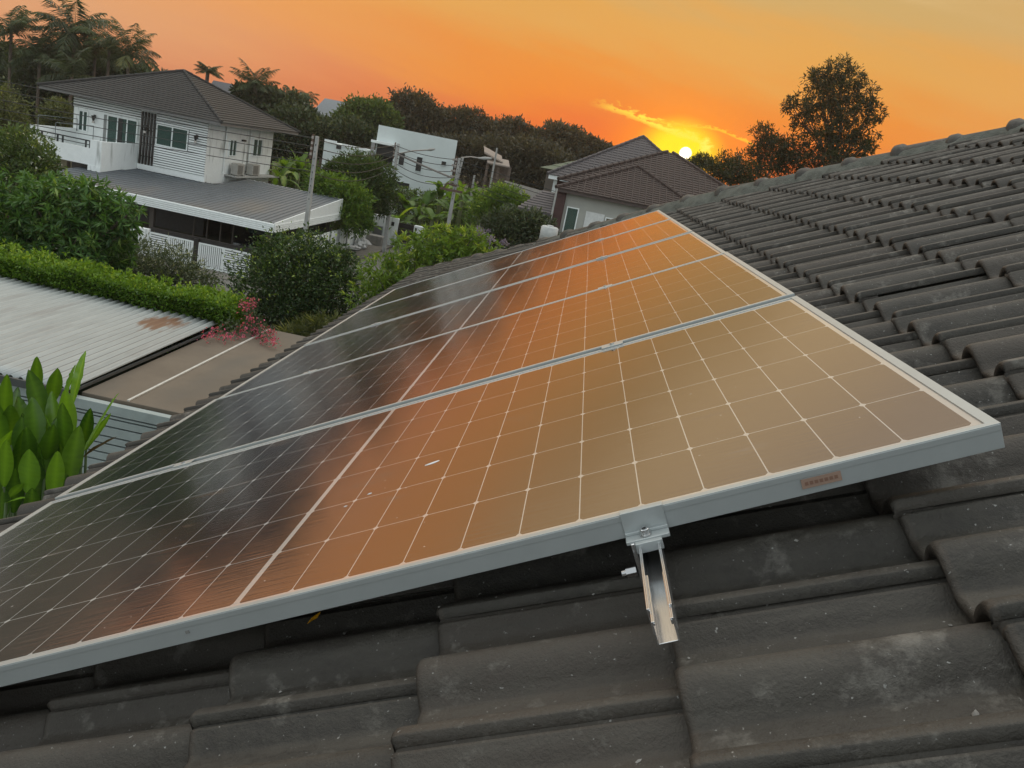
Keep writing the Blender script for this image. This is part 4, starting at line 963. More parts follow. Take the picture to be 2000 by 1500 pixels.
lamp(at(900, 308, 43), at(938, 309, 43), 'street lamp arm reaching right from the pole with the stacked insulators')
CAB = M('cable_black', (.02, .02, .02), .6); CABG = M('cable_grey', (.16, .15, .14), .7)
def wire(A, B, sag, r, lab, mat=None, grp='overhead wires along the street', name='overhead_wire'):
    A, B = np.array(A, float), np.array(B, float); b = MB(); n = 20
    b.tube([tuple(A + (B - A) * k / n - np.array([0, 0, sag * 4 * (k / n) * (1 - k / n)])) for k in range(n + 1)], r, 5)
    return tag(b.build(name, mat or CAB, None), lab, 'wire', grp)
LEFT = np.array([-46.0, 33.0, T1[2] + .2]); RIGHT = np.array([16.0, 36.0, T3[2] - 1.2])
ordn = ['topmost', 'second', 'third', 'fourth', 'lowest']
for k in range(5):
    dz = np.array([-.16, 0, -.10 - .30 * k])
    wire(T1 + dz, LEFT + dz, .35 + .06 * k, .015, f'{ordn[k]} of the five wires running across the front of the white house')
    wire(T1 + dz, T2 + dz, .25 + .08 * k, .017, f'{ordn[k]} of the five wires between the carport pole and the gateway pole')
    wire(T2 + dz, T3 + dz, .15 + .06 * k, .017, f'{ordn[k]} of the five wires between the gateway pole and the insulator pole')
    wire(T3 + dz * np.array([1, 1, 1.0]), RIGHT + dz * .8, .3 + .07 * k, .014, f'{ordn[k]} of the five wires passing the pale wall of the brown-roofed house')
wire(at(776, 301, d2), at(884, 348, 43), .02, .055, 'thick grey cable bundle slanting between the gateway pole and the insulator pole', CABG, None, 'cable_bundle')
for (px, y0, y1, D, lab) in ((968, 289, 362, 60, 'thin pale post rising in front of the open shed'), (924, 342, 382, 56, 'short pale post among the banana plants'), (1085, 368, 440, 34.5, 'thin grey pipe post beside the brown pier of the brown-roofed house')):
    tp = at(px + 3, y0, D); b = MB(); b.tube([(tp[0], tp[1], GZ), tuple(tp)], .07 if D > 40 else .04, 6); tag(b.build('post', CONC, None), lab, 'post')

# ---------------------------------------------------------------- plants
def unit(a): return a / np.maximum(np.linalg.norm(a, axis=-1, keepdims=True), 1e-9)
def leaf_mesh(rng, base, dirs, L, W, tint, fold=.28, wide=.45):
    n = len(base); d = unit(dirs); rnd = rng.normal(size=(n, 3)); rnd[:, 2] += 1.2
    side = unit(np.cross(d, rnd)); nor = np.cross(side, d)
    L = np.broadcast_to(np.asarray(L, float), (n,))[:, None]; W = np.broadcast_to(np.asarray(W, float), (n,))[:, None]
    mid = base + d * L * wide; tip = base + d * L - nor * L * .10 * rng.random((n, 1))
    V = np.stack([base, mid + side * W / 2 + nor * W * fold, tip, mid - side * W / 2 + nor * W * fold], 1).reshape(-1, 3)
    i = np.arange(n)[:, None] * 4; T = np.concatenate([i + np.array([[0, 1, 2]]), i + np.array([[0, 2, 3]])])
    return V, T, np.repeat(tint, 4)
def join(parts):
    V, T, C = [], [], []; o = 0
    for v, t, c in parts: V.append(v); T.append(t + o); C.append(c); o += len(v)
    return np.concatenate(V), np.concatenate(T), np.concatenate(C)
def crown(rng, blobs, clumps, per, L, W, csz=.28, droop=.0, inner=.25, rosette=False, upb=.15, tb=0.0, wide=.45, floor=None):
    """leaves gathered in clumps over the outside of ellipsoid blobs (cx,cy,cz,rx,ry,rz), some inside"""
    B = np.array(blobs, float); wgt = (B[:, 3] * B[:, 4] + B[:, 4] * B[:, 5] + B[:, 3] * B[:, 5]); wgt /= wgt.sum()
    bi = rng.choice(len(B), clumps, p=wgt); d = unit(rng.normal(size=(clumps, 3)) + np.array([0, 0, upb]))
    rad = np.where(rng.random(clumps) < inner, rng.uniform(.2, .75, clumps), rng.uniform(.78, 1.16, clumps))[:, None]
    cc = B[bi, :3] + d * rad * B[bi, 3:]; ct = np.clip(rng.normal(.45 + tb, .22, clumps) + .22 * d[:, 2], 0, 1); sz = csz * B[bi, 3:].mean(1) * rng.uniform(.6, 1.3, clumps)
    k = np.repeat(np.arange(clumps), per); n = len(k)
    od = d[k]
    if rosette:
        dr = unit(od * .5 + rng.normal(size=(n, 3)) * .8 + np.array([0, 0, .25])); base = cc[k] + dr * .04 * sz[k, None]; dr = unit(dr + np.array([0, 0, -droop]) * rng.uniform(.4, 1.2, (n, 1)))
    else:
        off = rng.normal(size=(n, 3)) * sz[k, None] * .55; base = cc[k] + off; dr = unit(od * .6 + off / np.maximum(sz[k, None], 1e-6) * .5 + rng.normal(size=(n, 3)) * .7 + np.array([0, 0, .2 - droop]))
    ln = L * rng.uniform(.5, 1.4, n); t = np.clip(ct[k] + rng.normal(0, .14, n), 0, 1)
    if floor is not None: base[:, 2] = np.maximum(base[:, 2], floor)
    return leaf_mesh(rng, base, dr, ln, W * ln / L, t, wide=wide)
BARK = M('bark', (.085, .065, .05), .9, var=.3, scale=5, bump=.5, bscale=20)
G_MANGO = leaf_mat('mango_leaf', (.018, .055, .014), (.10, .21, .045), (.22, .32, .08))
G_HEDGE = leaf_mat('hedge_leaf', (.028, .078, .013), (.16, .28, .026), (.30, .40, .045))
G_DARK = leaf_mat('dark_leaf', (.020, .032, .016), (.060, .082, .034), (.10, .12, .05), .2)
G_BUSH = leaf_mat('bush_leaf', (.012, .030, .009), (.050, .095, .020), (.24, .32, .055), .2)
G_LIME = leaf_mat('lime_leaf', (.050, .11, .016), (.19, .29, .032), (.36, .42, .06))
G_MID = leaf_mat('mid_green_leaf', (.030, .060, .016), (.095, .145, .034), (.18, .23, .06))
G_GREY = leaf_mat('grey_green_leaf', (.035, .060, .030), (.11, .14, .075), (.34, .37, .27))
G_BAN = leaf_mat('banana_leaf', (.045, .10, .016), (.13, .23, .03), (.27, .36, .06), .4)
G_FAR = leaf_mat('far_leaf', (.028, .028, .018), (.075, .068, .040), (.11, .095, .05), .25)
G_BIG = leaf_mat('big_tree_leaf', (.014, .020, .009), (.045, .055, .020), (.09, .09, .035), .35)
G_PALM = leaf_mat('palm_leaf', (.028, .045, .022), (.085, .115, .048), (.17, .18, .08), .25)
G_OLIVE = leaf_mat('olive_leaf', (.045, .06, .022), (.13, .15, .05), (.22, .23, .09))
def px_blobs(lst, D):
    """blobs given in photograph pixels -> world ellipsoids at depth D (plus own offset)"""
    out = []
    for q in lst:
        x, y, r = q[:3]; ry = q[3] if len(q) > 3 else r; dd = q[4] if len(q) > 4 else 0
        p = at(x, y, D + dd); s = (D + dd) / F; out.append((p[0], p[1], p[2], r * s, r * s, ry * s))
    return out
TREES = []
def tree(name, lab, cat, D, blobs, mat, clumps, per, L, W, seed, group=None, trunk=True, csz=.28, droop=0., inner=.25, rosette=False, tb=0., limbs=True, tr=.16, upb=.15, base=None, wide=.45):
    rng = np.random.default_rng(seed); B = px_blobs(blobs, D)
    c = np.array([(q[0], q[1]) for q in B]).mean(0) if base is None else np.array(base)
    o = thing(name, lab, cat, (c[0], c[1], GZ), group)
    V, T, C = crown(rng, B, clumps, per, L, W, csz, droop, inner, rosette, upb, tb, wide, floor=GZ)
    f = new_mesh('crown' if trunk else 'foliage', V, T, [mat], o, False, C)
    if trunk:
        m = MB(); zmin = min(q[2] - q[5] * .3 for q in B); zf = max(GZ + .6, zmin)
        fork = (c[0], c[1], zf); m.tube([(c[0] + .05, c[1], GZ - .05), (c[0] - .04, c[1] + .03, (GZ + zf) / 2), fork], [tr * 1.3, tr, tr * .8], 8)
        for q in (B if limbs else B[:3]):
            mid = ((fork[0] + q[0]) / 2 + rng.normal(0, .1), (fork[1] + q[1]) / 2, (fork[2] + q[2]) / 2 + .1 * q[5])
            m.tube([fork, mid, q[:3], (q[0] + rng.normal(0, .3) * q[3], q[1], q[2] + .6 * q[5])], [tr * .7, tr * .45, tr * .25, tr * .1], 6)
            for _ in range(3):
                e_ = np.array(q[:3]) + unit(rng.normal(size=3) + np.array([0, 0, .4])) * np.array(q[3:]) * .8; m.tube([mid, tuple((np.array(mid) + e_) / 2 + rng.normal(0, .08, 3)), tuple(e_)], [tr * .3, tr * .2, tr * .08], 5)
        m.build('trunk', BARK, o, True)
    return o, B, rng
def palm(lab, px, py, D, n, FL, seed, group='palms on the skyline', droop=.75, name='palm_tree', trunk_r=.16, mat=None, up=.55, lw=.022, ll=.20, ground=GZ):
    rng = np.random.default_rng(seed); p = at(px, py, D); o = thing(name, lab, 'palm', (p[0], p[1], ground), group); parts = []; m = MB()
    for i in range(n):
        a_ = 2 * PI * (i * .618 + rng.normal(0, .03)); el = rng.uniform(-.45, 1.25) * up + .05; fl = FL * rng.uniform(.8, 1.1); K = 14
        hor = np.array([math.cos(a_), math.sin(a_), 0]); pts = []; q = p.copy(); e_ = el + .25; 
        for k in range(K + 1): pts.append(q.copy()); q = q + (hor * math.cos(e_) + np.array([0, 0, math.sin(e_)])) * fl / K; e_ -= droop * 2.1 / K * (.4 + 1.2 * k / K)
        pts = np.array(pts); m.tube([tuple(z) for z in pts[::2]], [.03 * FL / 2, .022 * FL / 2] + [.012] * (len(pts[::2]) - 2), 4)
        t = np.repeat(np.linspace(.08, 1, 34), 2); sg = np.tile([1., -1.], 34); idx = t * K; i0 = np.minimum(idx.astype(int), K - 1); fr_ = (idx - i0)[:, None]
        b0 = pts[i0] * (1 - fr_) + pts[i0 + 1] * fr_; tan = unit(pts[i0 + 1] - pts[i0]); sd = unit(np.cross(tan, np.array([0, 0, 1.]))) * sg[:, None]
        dr = unit(sd + tan * .6 + np.array([0, 0, -.75]) + rng.normal(0, .12, (len(t), 3))); ln = FL * ll * 1.5 * np.sin(np.clip(t * 1.05, 0, 1) * PI * .92 + .15) + FL * .05
        parts.append(leaf_mesh(rng, b0, dr, ln, lw * FL, np.clip(rng.normal(.45, .2) + rng.normal(0, .1, len(t)), 0, 1), wide=.3))
    V, T, C = join(parts); new_mesh('fronds', V, T, [mat or G_PALM], o, False, C).name = 'frond_crown'
    m.build('frond_stem', M('frond_stem', (.07, .085, .03), .7), o)
    m = MB(); m.tube([(p[0] + .1, p[1], ground), (p[0] - .05, p[1], (ground + p[2]) / 2), tuple(p)], [trunk_r * 1.2, trunk_r, trunk_r], 8); m.build('trunk', BARK, o, True); return o
def ribbon_leaf(m_parts, rng, base, direction, L, W, bend, tint, seg=8, fold=.18, ripple=.0, cols=4, roll=0.0, taper=.5):
    """one broad blade with a midrib: bends by gravity, rounded tip"""
    q = np.array(base, float); d = unit(np.array(direction, float)); V = []; TT = []; side = unit(np.cross(d, np.array([0, 0, 1.]) + rng.normal(0, .05, 3)))
    if roll: side = side * math.cos(roll) + np.cross(d, side) * math.sin(roll)
    for k in range(seg + 1):
        t = k / seg; w = W / 2 * max(.02, (math.sin(PI * min(1, (t * .93 + .05))) ** taper if t < 1 else .0)); nor = unit(np.cross(side, d))
        rp = ripple * W * rng.normal(0, 1)
        for c in range(-cols // 2, cols // 2 + 1):
            s = c / (cols / 2); TT.append(tint + (.22 if c == 0 else (-.06 if abs(c) == cols // 2 else 0)) + rng.normal(0, .02) + (.02 if k % 2 else -.02)); V.append(q + side * w * s + nor * (abs(s) * fold * w + rp * abs(s)))
        d = unit(d + np.array([0, 0, -bend / seg])); side = unit(side - d * (side @ d)); q = q + d * L / seg
    V = np.array(V); n = cols + 1; T = []
    for k in range(seg):
        for c in range(cols): a_ = k * n + c; T += [(a_, a_ + 1, a_ + n + 1), (a_, a_ + n + 1, a_ + n)]
    m_parts.append((V, np.array(T), np.clip(np.array(TT), 0, 1)))
def banana(lab, px, py, D, n, L, seed, height=None):
    rng = np.random.default_rng(seed); p = at(px, py, D); o = thing('banana_plant', lab, 'banana plant', (p[0], p[1], GZ), 'banana plants behind the street'); parts = []
    for i in range(n):
        a_ = rng.uniform(0, 2 * PI); e_ = rng.uniform(.35, 1.35); ribbon_leaf(parts, rng, p + np.array([0, 0, rng.uniform(-.5, 0)]), (math.cos(a_) * math.cos(e_), math.sin(a_) * math.cos(e_), math.sin(e_)), L * rng.uniform(.7, 1.1), L * .27, rng.uniform(.6, 1.9), np.clip(rng.normal(.5, .25), 0, 1), 9, .25, .05)
    V, T, C = join(parts); new_mesh('blades', V, T, [G_BAN], o, True, C).name = 'leaf_blades'
    m = MB(); m.tube([(p[0], p[1], GZ), tuple(p)], [.16, .10], 8); m.build('stem', M('banana_stem', (.12, .14, .06), .7), o, True)

# clipped hedge
def hedge():
    rng = np.random.default_rng(11); x0, x1, y0, y1, zt = -12.8, -5.0, 14.46, 15.45, 3.66
    o = thing('clipped_hedge', 'long clipped bright green hedge along the far edge of the corrugated roof', 'hedge', (-8.9, 15, GZ)); P = []
    n1 = 24000; x = rng.uniform(x0, x1, n1); wv = .05 * np.sin(x * 2.1) + .04 * np.sin(x * 5.3 + 1)
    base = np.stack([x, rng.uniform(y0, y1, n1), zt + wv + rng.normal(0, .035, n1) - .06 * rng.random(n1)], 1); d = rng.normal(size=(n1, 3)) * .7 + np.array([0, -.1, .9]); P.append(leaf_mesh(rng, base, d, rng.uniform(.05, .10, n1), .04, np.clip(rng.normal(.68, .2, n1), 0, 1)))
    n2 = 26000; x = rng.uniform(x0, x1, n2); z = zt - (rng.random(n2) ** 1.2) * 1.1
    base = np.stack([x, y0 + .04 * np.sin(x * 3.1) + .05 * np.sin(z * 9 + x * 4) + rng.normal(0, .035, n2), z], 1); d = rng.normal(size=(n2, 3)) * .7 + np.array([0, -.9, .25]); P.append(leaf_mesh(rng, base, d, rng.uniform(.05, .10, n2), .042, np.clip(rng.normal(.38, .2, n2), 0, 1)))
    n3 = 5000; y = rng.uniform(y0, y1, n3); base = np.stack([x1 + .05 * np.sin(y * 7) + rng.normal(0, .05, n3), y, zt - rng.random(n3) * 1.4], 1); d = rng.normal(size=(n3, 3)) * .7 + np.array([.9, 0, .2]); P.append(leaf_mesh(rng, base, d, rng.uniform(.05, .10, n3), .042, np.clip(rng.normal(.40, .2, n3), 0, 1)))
    # sprigs standing proud of the clipped top
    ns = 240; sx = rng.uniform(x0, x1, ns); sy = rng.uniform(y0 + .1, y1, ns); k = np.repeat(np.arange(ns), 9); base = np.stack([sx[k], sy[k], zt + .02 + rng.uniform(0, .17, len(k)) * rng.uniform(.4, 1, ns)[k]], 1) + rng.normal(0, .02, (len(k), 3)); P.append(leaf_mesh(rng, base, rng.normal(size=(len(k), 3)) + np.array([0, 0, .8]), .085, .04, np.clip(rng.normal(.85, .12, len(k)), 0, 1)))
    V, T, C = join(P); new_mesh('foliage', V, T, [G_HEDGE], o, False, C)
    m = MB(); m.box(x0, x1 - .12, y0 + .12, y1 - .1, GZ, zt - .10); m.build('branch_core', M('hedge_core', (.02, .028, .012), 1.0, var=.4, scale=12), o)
hedge()
# pink flowering creeper spilling over the slab at the hedge corner
def creeper():
    rng = np.random.default_rng(21); o = thing('flowering_creeper', 'creeper with pink flowers spilling from the hedge corner onto the tan slab', 'creeper', (-4.9, 14.9, GZ)); m = MB(); P = []; Fl = []
    ends = [((400, 660), .9), ((418, 655), .8), ((440, 662), .7), ((478, 600), .35), ((488, 625), .3), ((500, 655), .5), ((520, 668), .7), ((534, 652), .7), ((536, 672), .8), ((510, 645), .4), ((470, 655), .4), ((492, 588), .3)]
    root = np.array([-4.75, 15.2, 2.9])
    for (px, py), dp in ends:
        e_ = gp(px, py, 3.26 + rng.uniform(0, .10)) if py > 630 else at(px, py, 16.2)
        mid = (root + e_) / 2 + np.array([0, 0, .28 + rng.normal(0, .05)]); pts = [root + (mid - root) * t * 2 if t < .5 else mid + (e_ - mid) * (t - .5) * 2 for t in np.linspace(0, 1, 9)]; m.tube([tuple(z) for z in pts], .006, 4)
        nl = 90; t = rng.uniform(.25, 1, nl); b0 = np.array([pts[int(v * 8)] for v in t]) + rng.normal(0, .06, (nl, 3)); P.append(leaf_mesh(rng, b0, rng.normal(size=(nl, 3)) + np.array([0, 0, .3]), .07, .025, np.clip(rng.normal(.35, .2, nl), 0, 1)))
        nf = 46; b0 = e_ + rng.normal(0, .055, (nf, 3)) + (mid - e_) * rng.uniform(0, .35, (nf, 1)); Fl.append(leaf_mesh(rng, b0, rng.normal(size=(nf, 3)) + np.array([0, 0, .5]), .055, .028, rng.random(nf)))
    V, T, C = join(P); new_mesh('foliage', V, T, [G_GREY], o, False, C); V, T, C = join(Fl); new_mesh('blossom', V, T, [leaf_mat('pink_petal', (.42, .045, .12), (.68, .16, .28), None, .3)], o, False, C); m.build('stem', BARK, o)
creeper()
# broad-leaved plant beside the eave
def broad_plant():
    rng = np.random.default_rng(31); o = thing('broad_leaved_plant', 'clump of tall broad glossy green leaves beside the eave, in front of the louvred screen', 'plant', (-3.0, 6.2, GZ))
    Z = lambda x, y: (x * .3, 600 + y * .3)
    # tip, base, width in zoomed pixels, depth, tint
    lv = [((45, 440), (15, 830), 90, 8.2, .45), ((240, 325), (235, 600), 75, 8.9, .40), ((190, 412), (285, 760), 125, 8.3, .22), ((375, 400), (335, 640), 85, 8.8, .35), ((556, 290), (470, 640), 95, 8.7, .85), ((492, 378), (415, 640), 100, 8.5, .60),
          ((425, 540), (455, 880), 100, 8.0, .72), ((766, 566), (535, 960), 95, 8.1, .80), ((590, 660), (520, 960), 85, 8.4, .12), ((118, 522), (80, 720), 70, 8.8, .15), ((338, 552), (372, 880), 100, 8.3, .50), ((515, 775), (440, 1190), 125, 7.8, .35),
          ((375, 940), (345, 1275), 100, 7.5, .55), ((190, 930), (180, 1215), 140, 7.5, .50), ((42, 865), (25, 1170), 90, 7.5, .50), ((175, 640), (235, 880), 75, 8.4, .55), ((75, 800), (-30, 980), 60, 7.9, .70), ((150, 800), (120, 1080), 120, 8.0, .15),
          ((238, 880), (290, 1060), 80, 7.8, .18), ((290, 690), (390, 960), 90, 8.1, .30), ((718, 692), (560, 930), 55, 8.3, .55), ((160, 1240), (40, 1275), 55, 7.4, .85), ((150, 1145), (60, 1240), 55, 7.6, .5), ((70, 640), (60, 900), 110, 8.3, .35), ((-20, 620), (10, 1000), 110, 8.1, .5),
          ((470, 900), (410, 1200), 90, 8.1, .15), ((250, 1010), (240, 1330), 110, 7.9, .12), ((100, 1050), (90, 1340), 110, 7.9, .12), ((330, 780), (330, 1100), 110, 8.3, .15), ((210, 1180), (200, 1380), 90, 7.5, .2), ((20, 1180), (0, 1400), 100, 7.5, .2), ((430, 1080), (400, 1330), 90, 7.8, .15)]
    for _ in range(34):
        bx_, by_ = rng.uniform(-40, 470), rng.uniform(900, 1330); hgt = rng.uniform(220, 340); lean = (bx_ - 220) * .12 + rng.normal(0, 40)
        lv.append(((bx_ + lean, by_ - hgt), (bx_, by_), rng.uniform(80, 120), rng.uniform(7.9, 8.9), float(np.clip(rng.normal(.14, .13), 0, .5))))
    P = []; m = MB(); dead = []
    for i, (t_, b_, w, D, tint) in enumerate(lv):
        tp = at(*Z(*t_), D - rng.uniform(.0, .35)); bs = at(*Z(*b_), D); v = tp - bs; L = np.linalg.norm(v) * 1.02; W = w * .3 * D / F * 1.08
        bend = rng.uniform(.10, .30); ribbon_leaf(P, rng, bs, v + np.array([0, 0, .45 * bend * L]), L, W, bend, tint, 20, rng.uniform(.12, .3), .016, 4, rng.normal(0, .4), .85)
        ft = (bs[0] + rng.normal(0, .05), bs[1] + rng.normal(0, .1), GZ); m.tube([ft, tuple(bs * .7 + np.array(ft) * .3), tuple(bs)], [.03, .018, .012], 6)
    V, T, C = join(P)
    gm = leaf_mat('broad_leaf', (.010, .042, .007), (.15, .31, .024), (.24, .40, .035), .32, .26, .5)
    f = new_mesh('foliage', V, T, [gm], o, True, C); m.build('stem', M('green_stem', (.05, .085, .025), .6), o, True)
    D_ = []; bs = at(*Z(530, 985), 8.0); tp = at(*Z(752, 832), 8.1); ribbon_leaf(D_, rng, bs, tp - bs, np.linalg.norm(tp - bs), .07, .15, .3, 8, .5, .1, 4, 0, .5)
    V, T, C = join(D_); q = new_mesh('dead_leaf', V, T, [leaf_mat('dead_leaf', (.05, .03, .015), (.10, .06, .02))], o, True, C); q['label'] = 'withered brown leaf'
broad_plant()

tree('mango_tree', 'dense tree with drooping glossy leaves behind the hedge, at the left edge', 'tree', 22, [(120, 410, 75, 60), (45, 420, 80, 70, .5), (200, 400, 50, 40), (235, 430, 35, 40, -.5), (60, 500, 90, 70, .3), (160, 490, 80, 60), (-30, 460, 80, 90), (210, 480, 45, 50)], G_MANGO, 1500, 13, .23, .060, 41, droop=.55, rosette=True, csz=.3, tr=.14)
tree('round_bush', 'big rounded dark green bush with yellow-green shoots, right of the gate', 'bush', 22, [(580, 560, 118, 92), (530, 580, 72, 75, -.4), (640, 570, 66, 80, -.4), (600, 500, 70, 42), (545, 505, 50, 40), (660, 530, 40, 45), (590, 625, 100, 50)], G_BUSH, 2600, 13, .085, .045, 42, tr=.07, csz=.17, inner=.3, upb=.1, tb=-.04)
tree('leafy_shrub', 'bright green long-leaved shrub overtopping the far eave of the tiled roof', 'shrub', 20.5, [(860, 482, 52, 34), (810, 505, 55, 42), (760, 540, 52, 45), (722, 580, 42, 42), (915, 475, 38, 30), (880, 520, 70, 50, .4), (820, 560, 80, 60, .4), (720, 630, 45, 40, .3), (945, 500, 40, 40)], G_LIME, 1100, 13, .15, .036, 43, droop=.35, rosette=True, csz=.3, tr=.06)
sh_o = bpy.data.objects['leafy_shrub']; rng = np.random.default_rng(9)
V, T, C = crown(rng, px_blobs([(942, 452, 9, 9), (958, 470, 8, 8), (985, 474, 7, 5)], 20), 16, 14, .06, .035, .5); q = new_mesh('blossom', V, T, [leaf_mat('mauve_petal', (.14, .11, .19), (.30, .26, .38), None, .2)], sh_o, False, C); q['label'] = 'pale mauve flower clusters'
tree('variegated_shrub', 'untidy grey-green shrub with pale leaves in front of the white gate leaves', 'shrub', 25, [(250, 505, 42, 36), (300, 515, 45, 34), (345, 520, 40, 36), (385, 545, 34, 24), (335, 545, 60, 30), (260, 535, 60, 30), (410, 555, 18, 16)], G_GREY, 700, 12, .13, .032, 44, tr=.05, csz=.35)
o, B, rng = tree('white_flowered_shrub', 'tall shrub with small white flowers below the left end of the balcony', 'shrub', 29, [(40, 290, 50, 36), (75, 315, 34, 34), (20, 330, 50, 40), (60, 345, 48, 34), (85, 345, 26, 22)], G_MID, 600, 12, .17, .06, 45, csz=.3, tr=.07)
V, T, C = crown(rng, B, 70, 4, .10, .07, .12, upb=.4); new_mesh('blossom', V, T, [leaf_mat('white_petal', (.5, .52, .48), (.66, .66, .62), None, .2)], o, False, C)
tree('cycad', 'small spiky yellow-green cycad fronds beyond the eave below the round bush', 'plant', 19, [(575, 655, 24, 14), (610, 645, 26, 16), (640, 632, 16, 14)], G_OLIVE, 60, 14, .26, .02, 46, rosette=True, trunk=False, csz=.2)
tree('yellowish_tree', 'yellow-green bush with pale tips at the left edge, in front of the dark palms', 'tree', 44, [(8, 215, 40, 40), (20, 245, 32, 30), (-10, 265, 40, 40), (45, 262, 26, 20)], G_OLIVE, 420, 12, .22, .07, 47)
tree('yellowish_tree', 'small yellow-green tree between the balcony and the dark trees behind the white house', 'tree', 50, [(112, 215, 22, 18), (122, 232, 22, 22), (100, 240, 20, 24)], G_OLIVE, 300, 12, .2, .07, 147)
# dark mass of trees and palms behind the white house
tl = [('dark leafy tree at the left edge behind the palms', 62, [(20, 140, 40, 36), (-15, 130, 45, 45), (45, 165, 50, 40), (10, 190, 50, 40), (70, 145, 34, 26)]), ('dark leafy tree directly behind the left end of the white house roof', 60, [(95, 145, 45, 36), (70, 180, 50, 45), (120, 180, 45, 40), (40, 210, 50, 40), (110, 230, 40, 40)]),
      ('dark leafy tree behind the roof slope of the white house, under the tallest palm', 64, [(180, 130, 45, 30), (225, 140, 40, 26), (150, 145, 50, 36), (270, 150, 30, 16), (130, 115, 24, 18)])]
for i, (lab, D, bl) in enumerate(tl): tree('dark_tree', lab, 'tree', D, bl, G_DARK, 1000, 14, .32, .14, 50 + i, 'dark trees behind the white house', tr=.2)
for i, (lab, px, py, D, n, FL) in enumerate([('palm at the far left with ragged drooping fronds', 22, 66, 56, 18, 2.0), ('tallest palm on the skyline, above the left half of the white house roof', 146, 66, 58, 22, 2.7), ('palm with a narrow upright head right of the tallest palm', 214, 92, 58, 13, 1.6),
                                             ('palm with drooping fronds just left of the roof apex of the white house', 252, 108, 57, 18, 2.1), ('dark palm crown half buried in the leafy trees left of the tallest palm', 78, 110, 57, 18, 2.0), ('dark palm crown between the tallest palm and the roof', 186, 110, 60, 16, 2.0), ('lowest palm of the left group with a pale frond', 140, 150, 55, 14, 2.0)]):
    palm(lab, px, py, D, n - 1, FL * 1.3, 70 + i, trunk_r=.10, up=.95, droop=.62)
palm('small dark palm head just right of the roof apex of the white house', 406, 140, 70, 22, 1.35, 80, droop=.5)
palm('feathery palm on the skyline between the white house roof and the small gabled house', 500, 166, 68, 20, 2.3, 81, droop=.45, up=.8)
palm('low palm right of the feathery palm on the skyline', 568, 192, 72, 14, 1.9, 82, droop=.6)
palm('slim palm head on the skyline just left of the small gabled house', 602, 190, 80, 12, 1.4, 83, droop=.8)
sky = [('green tree mass below the feathery palm on the skyline', 70, [(520, 205, 40, 26), (560, 215, 40, 26), (480, 190, 22, 18), (598, 228, 16, 16)], G_DARK), ('dark tree behind the top of the carport pole', 66, [(570, 250, 45, 30), (615, 265, 45, 28), (560, 280, 40, 30)], G_DARK), ('dark tree between the carport pole and the white annex', 68, [(640, 270, 38, 26), (690, 268, 40, 24), (665, 262, 36, 14)], G_DARK),
       ('mid green tree right of the small gabled house on the skyline', 78, [(705, 225, 34, 24), (735, 222, 28, 24), (690, 245, 36, 24), (755, 240, 24, 22)], G_MID), ('tall dark tree with spiky top behind the white box house', 84, [(800, 208, 32, 24), (828, 222, 30, 28), (785, 232, 28, 26), (845, 240, 28, 26), (810, 250, 40, 24)], G_FAR),
       ('broad dark tree right behind the white box house roof corner', 84, [(890, 245, 36, 26), (920, 248, 34, 28), (865, 262, 28, 24), (945, 265, 26, 26), (905, 275, 44, 26)], G_FAR), ('lacy flat-topped tree in the middle of the skyline', 88, [(985, 252, 34, 16), (1010, 258, 34, 18), (1035, 266, 24, 16), (1000, 280, 40, 20), (965, 265, 24, 20)], G_FAR),
       ('dark bushy tree left of the grey striped roof', 86, [(1085, 268, 30, 22), (1110, 276, 28, 24), (1065, 284, 26, 22), (1100, 296, 38, 22)], G_FAR), ('low dark tree touching the verge of the grey striped roof', 88, [(1140, 286, 24, 18), (1162, 294, 22, 16), (1150, 306, 30, 16), (1185, 300, 18, 12)], G_FAR)]
for i, (lab, D, bl, mt) in enumerate(sky): tree('dark_tree', lab, 'tree', D, bl, mt, 950 if i != 6 else 480, 14, .36, .17, 90 + i, 'trees along the skyline', tr=.2, csz=.26 if i != 4 else .34)
for i, (lab, D, bl) in enumerate([('dark undergrowth tree behind the open shed', 80, [(880, 300, 50, 26), (930, 305, 50, 28), (980, 305, 50, 28)]), ('dark undergrowth tree between the shed and the green roof', 80, [(1030, 310, 46, 30), (1075, 318, 40, 26), (1010, 335, 40, 22), (1050, 342, 40, 22)])]):
    tree('dark_tree', lab, 'tree', D, bl, G_FAR, 1000, 14, .38, .18, 110 + i, 'trees along the skyline', tr=.2)
tl_ = thing('far_woods', 'dark far wood along the horizon', 'wood', (0, 130, GZ)); tl_['kind'] = 'stuff'
rng = np.random.default_rng(130); bl = []
for x in np.arange(-130, 150, 4.0): bl.append((x, 150 + rng.uniform(-6, 25), 4.5 + rng.uniform(-.6, .9), 4.2, 3.2, 3.3 + rng.uniform(-.4, .5)))
V, T, C = crown(rng, bl + [(q[0] + 2, q[1] - 3, 2.0, 3.2, 2.5, 1.6) for q in bl], 7500, 11, .85, .42, .24, inner=.3, upb=.3, floor=GZ); fw_ = new_mesh('foliage', V, T, [G_FAR], tl_, False, C)
fw_['kind'] = 'stuff'
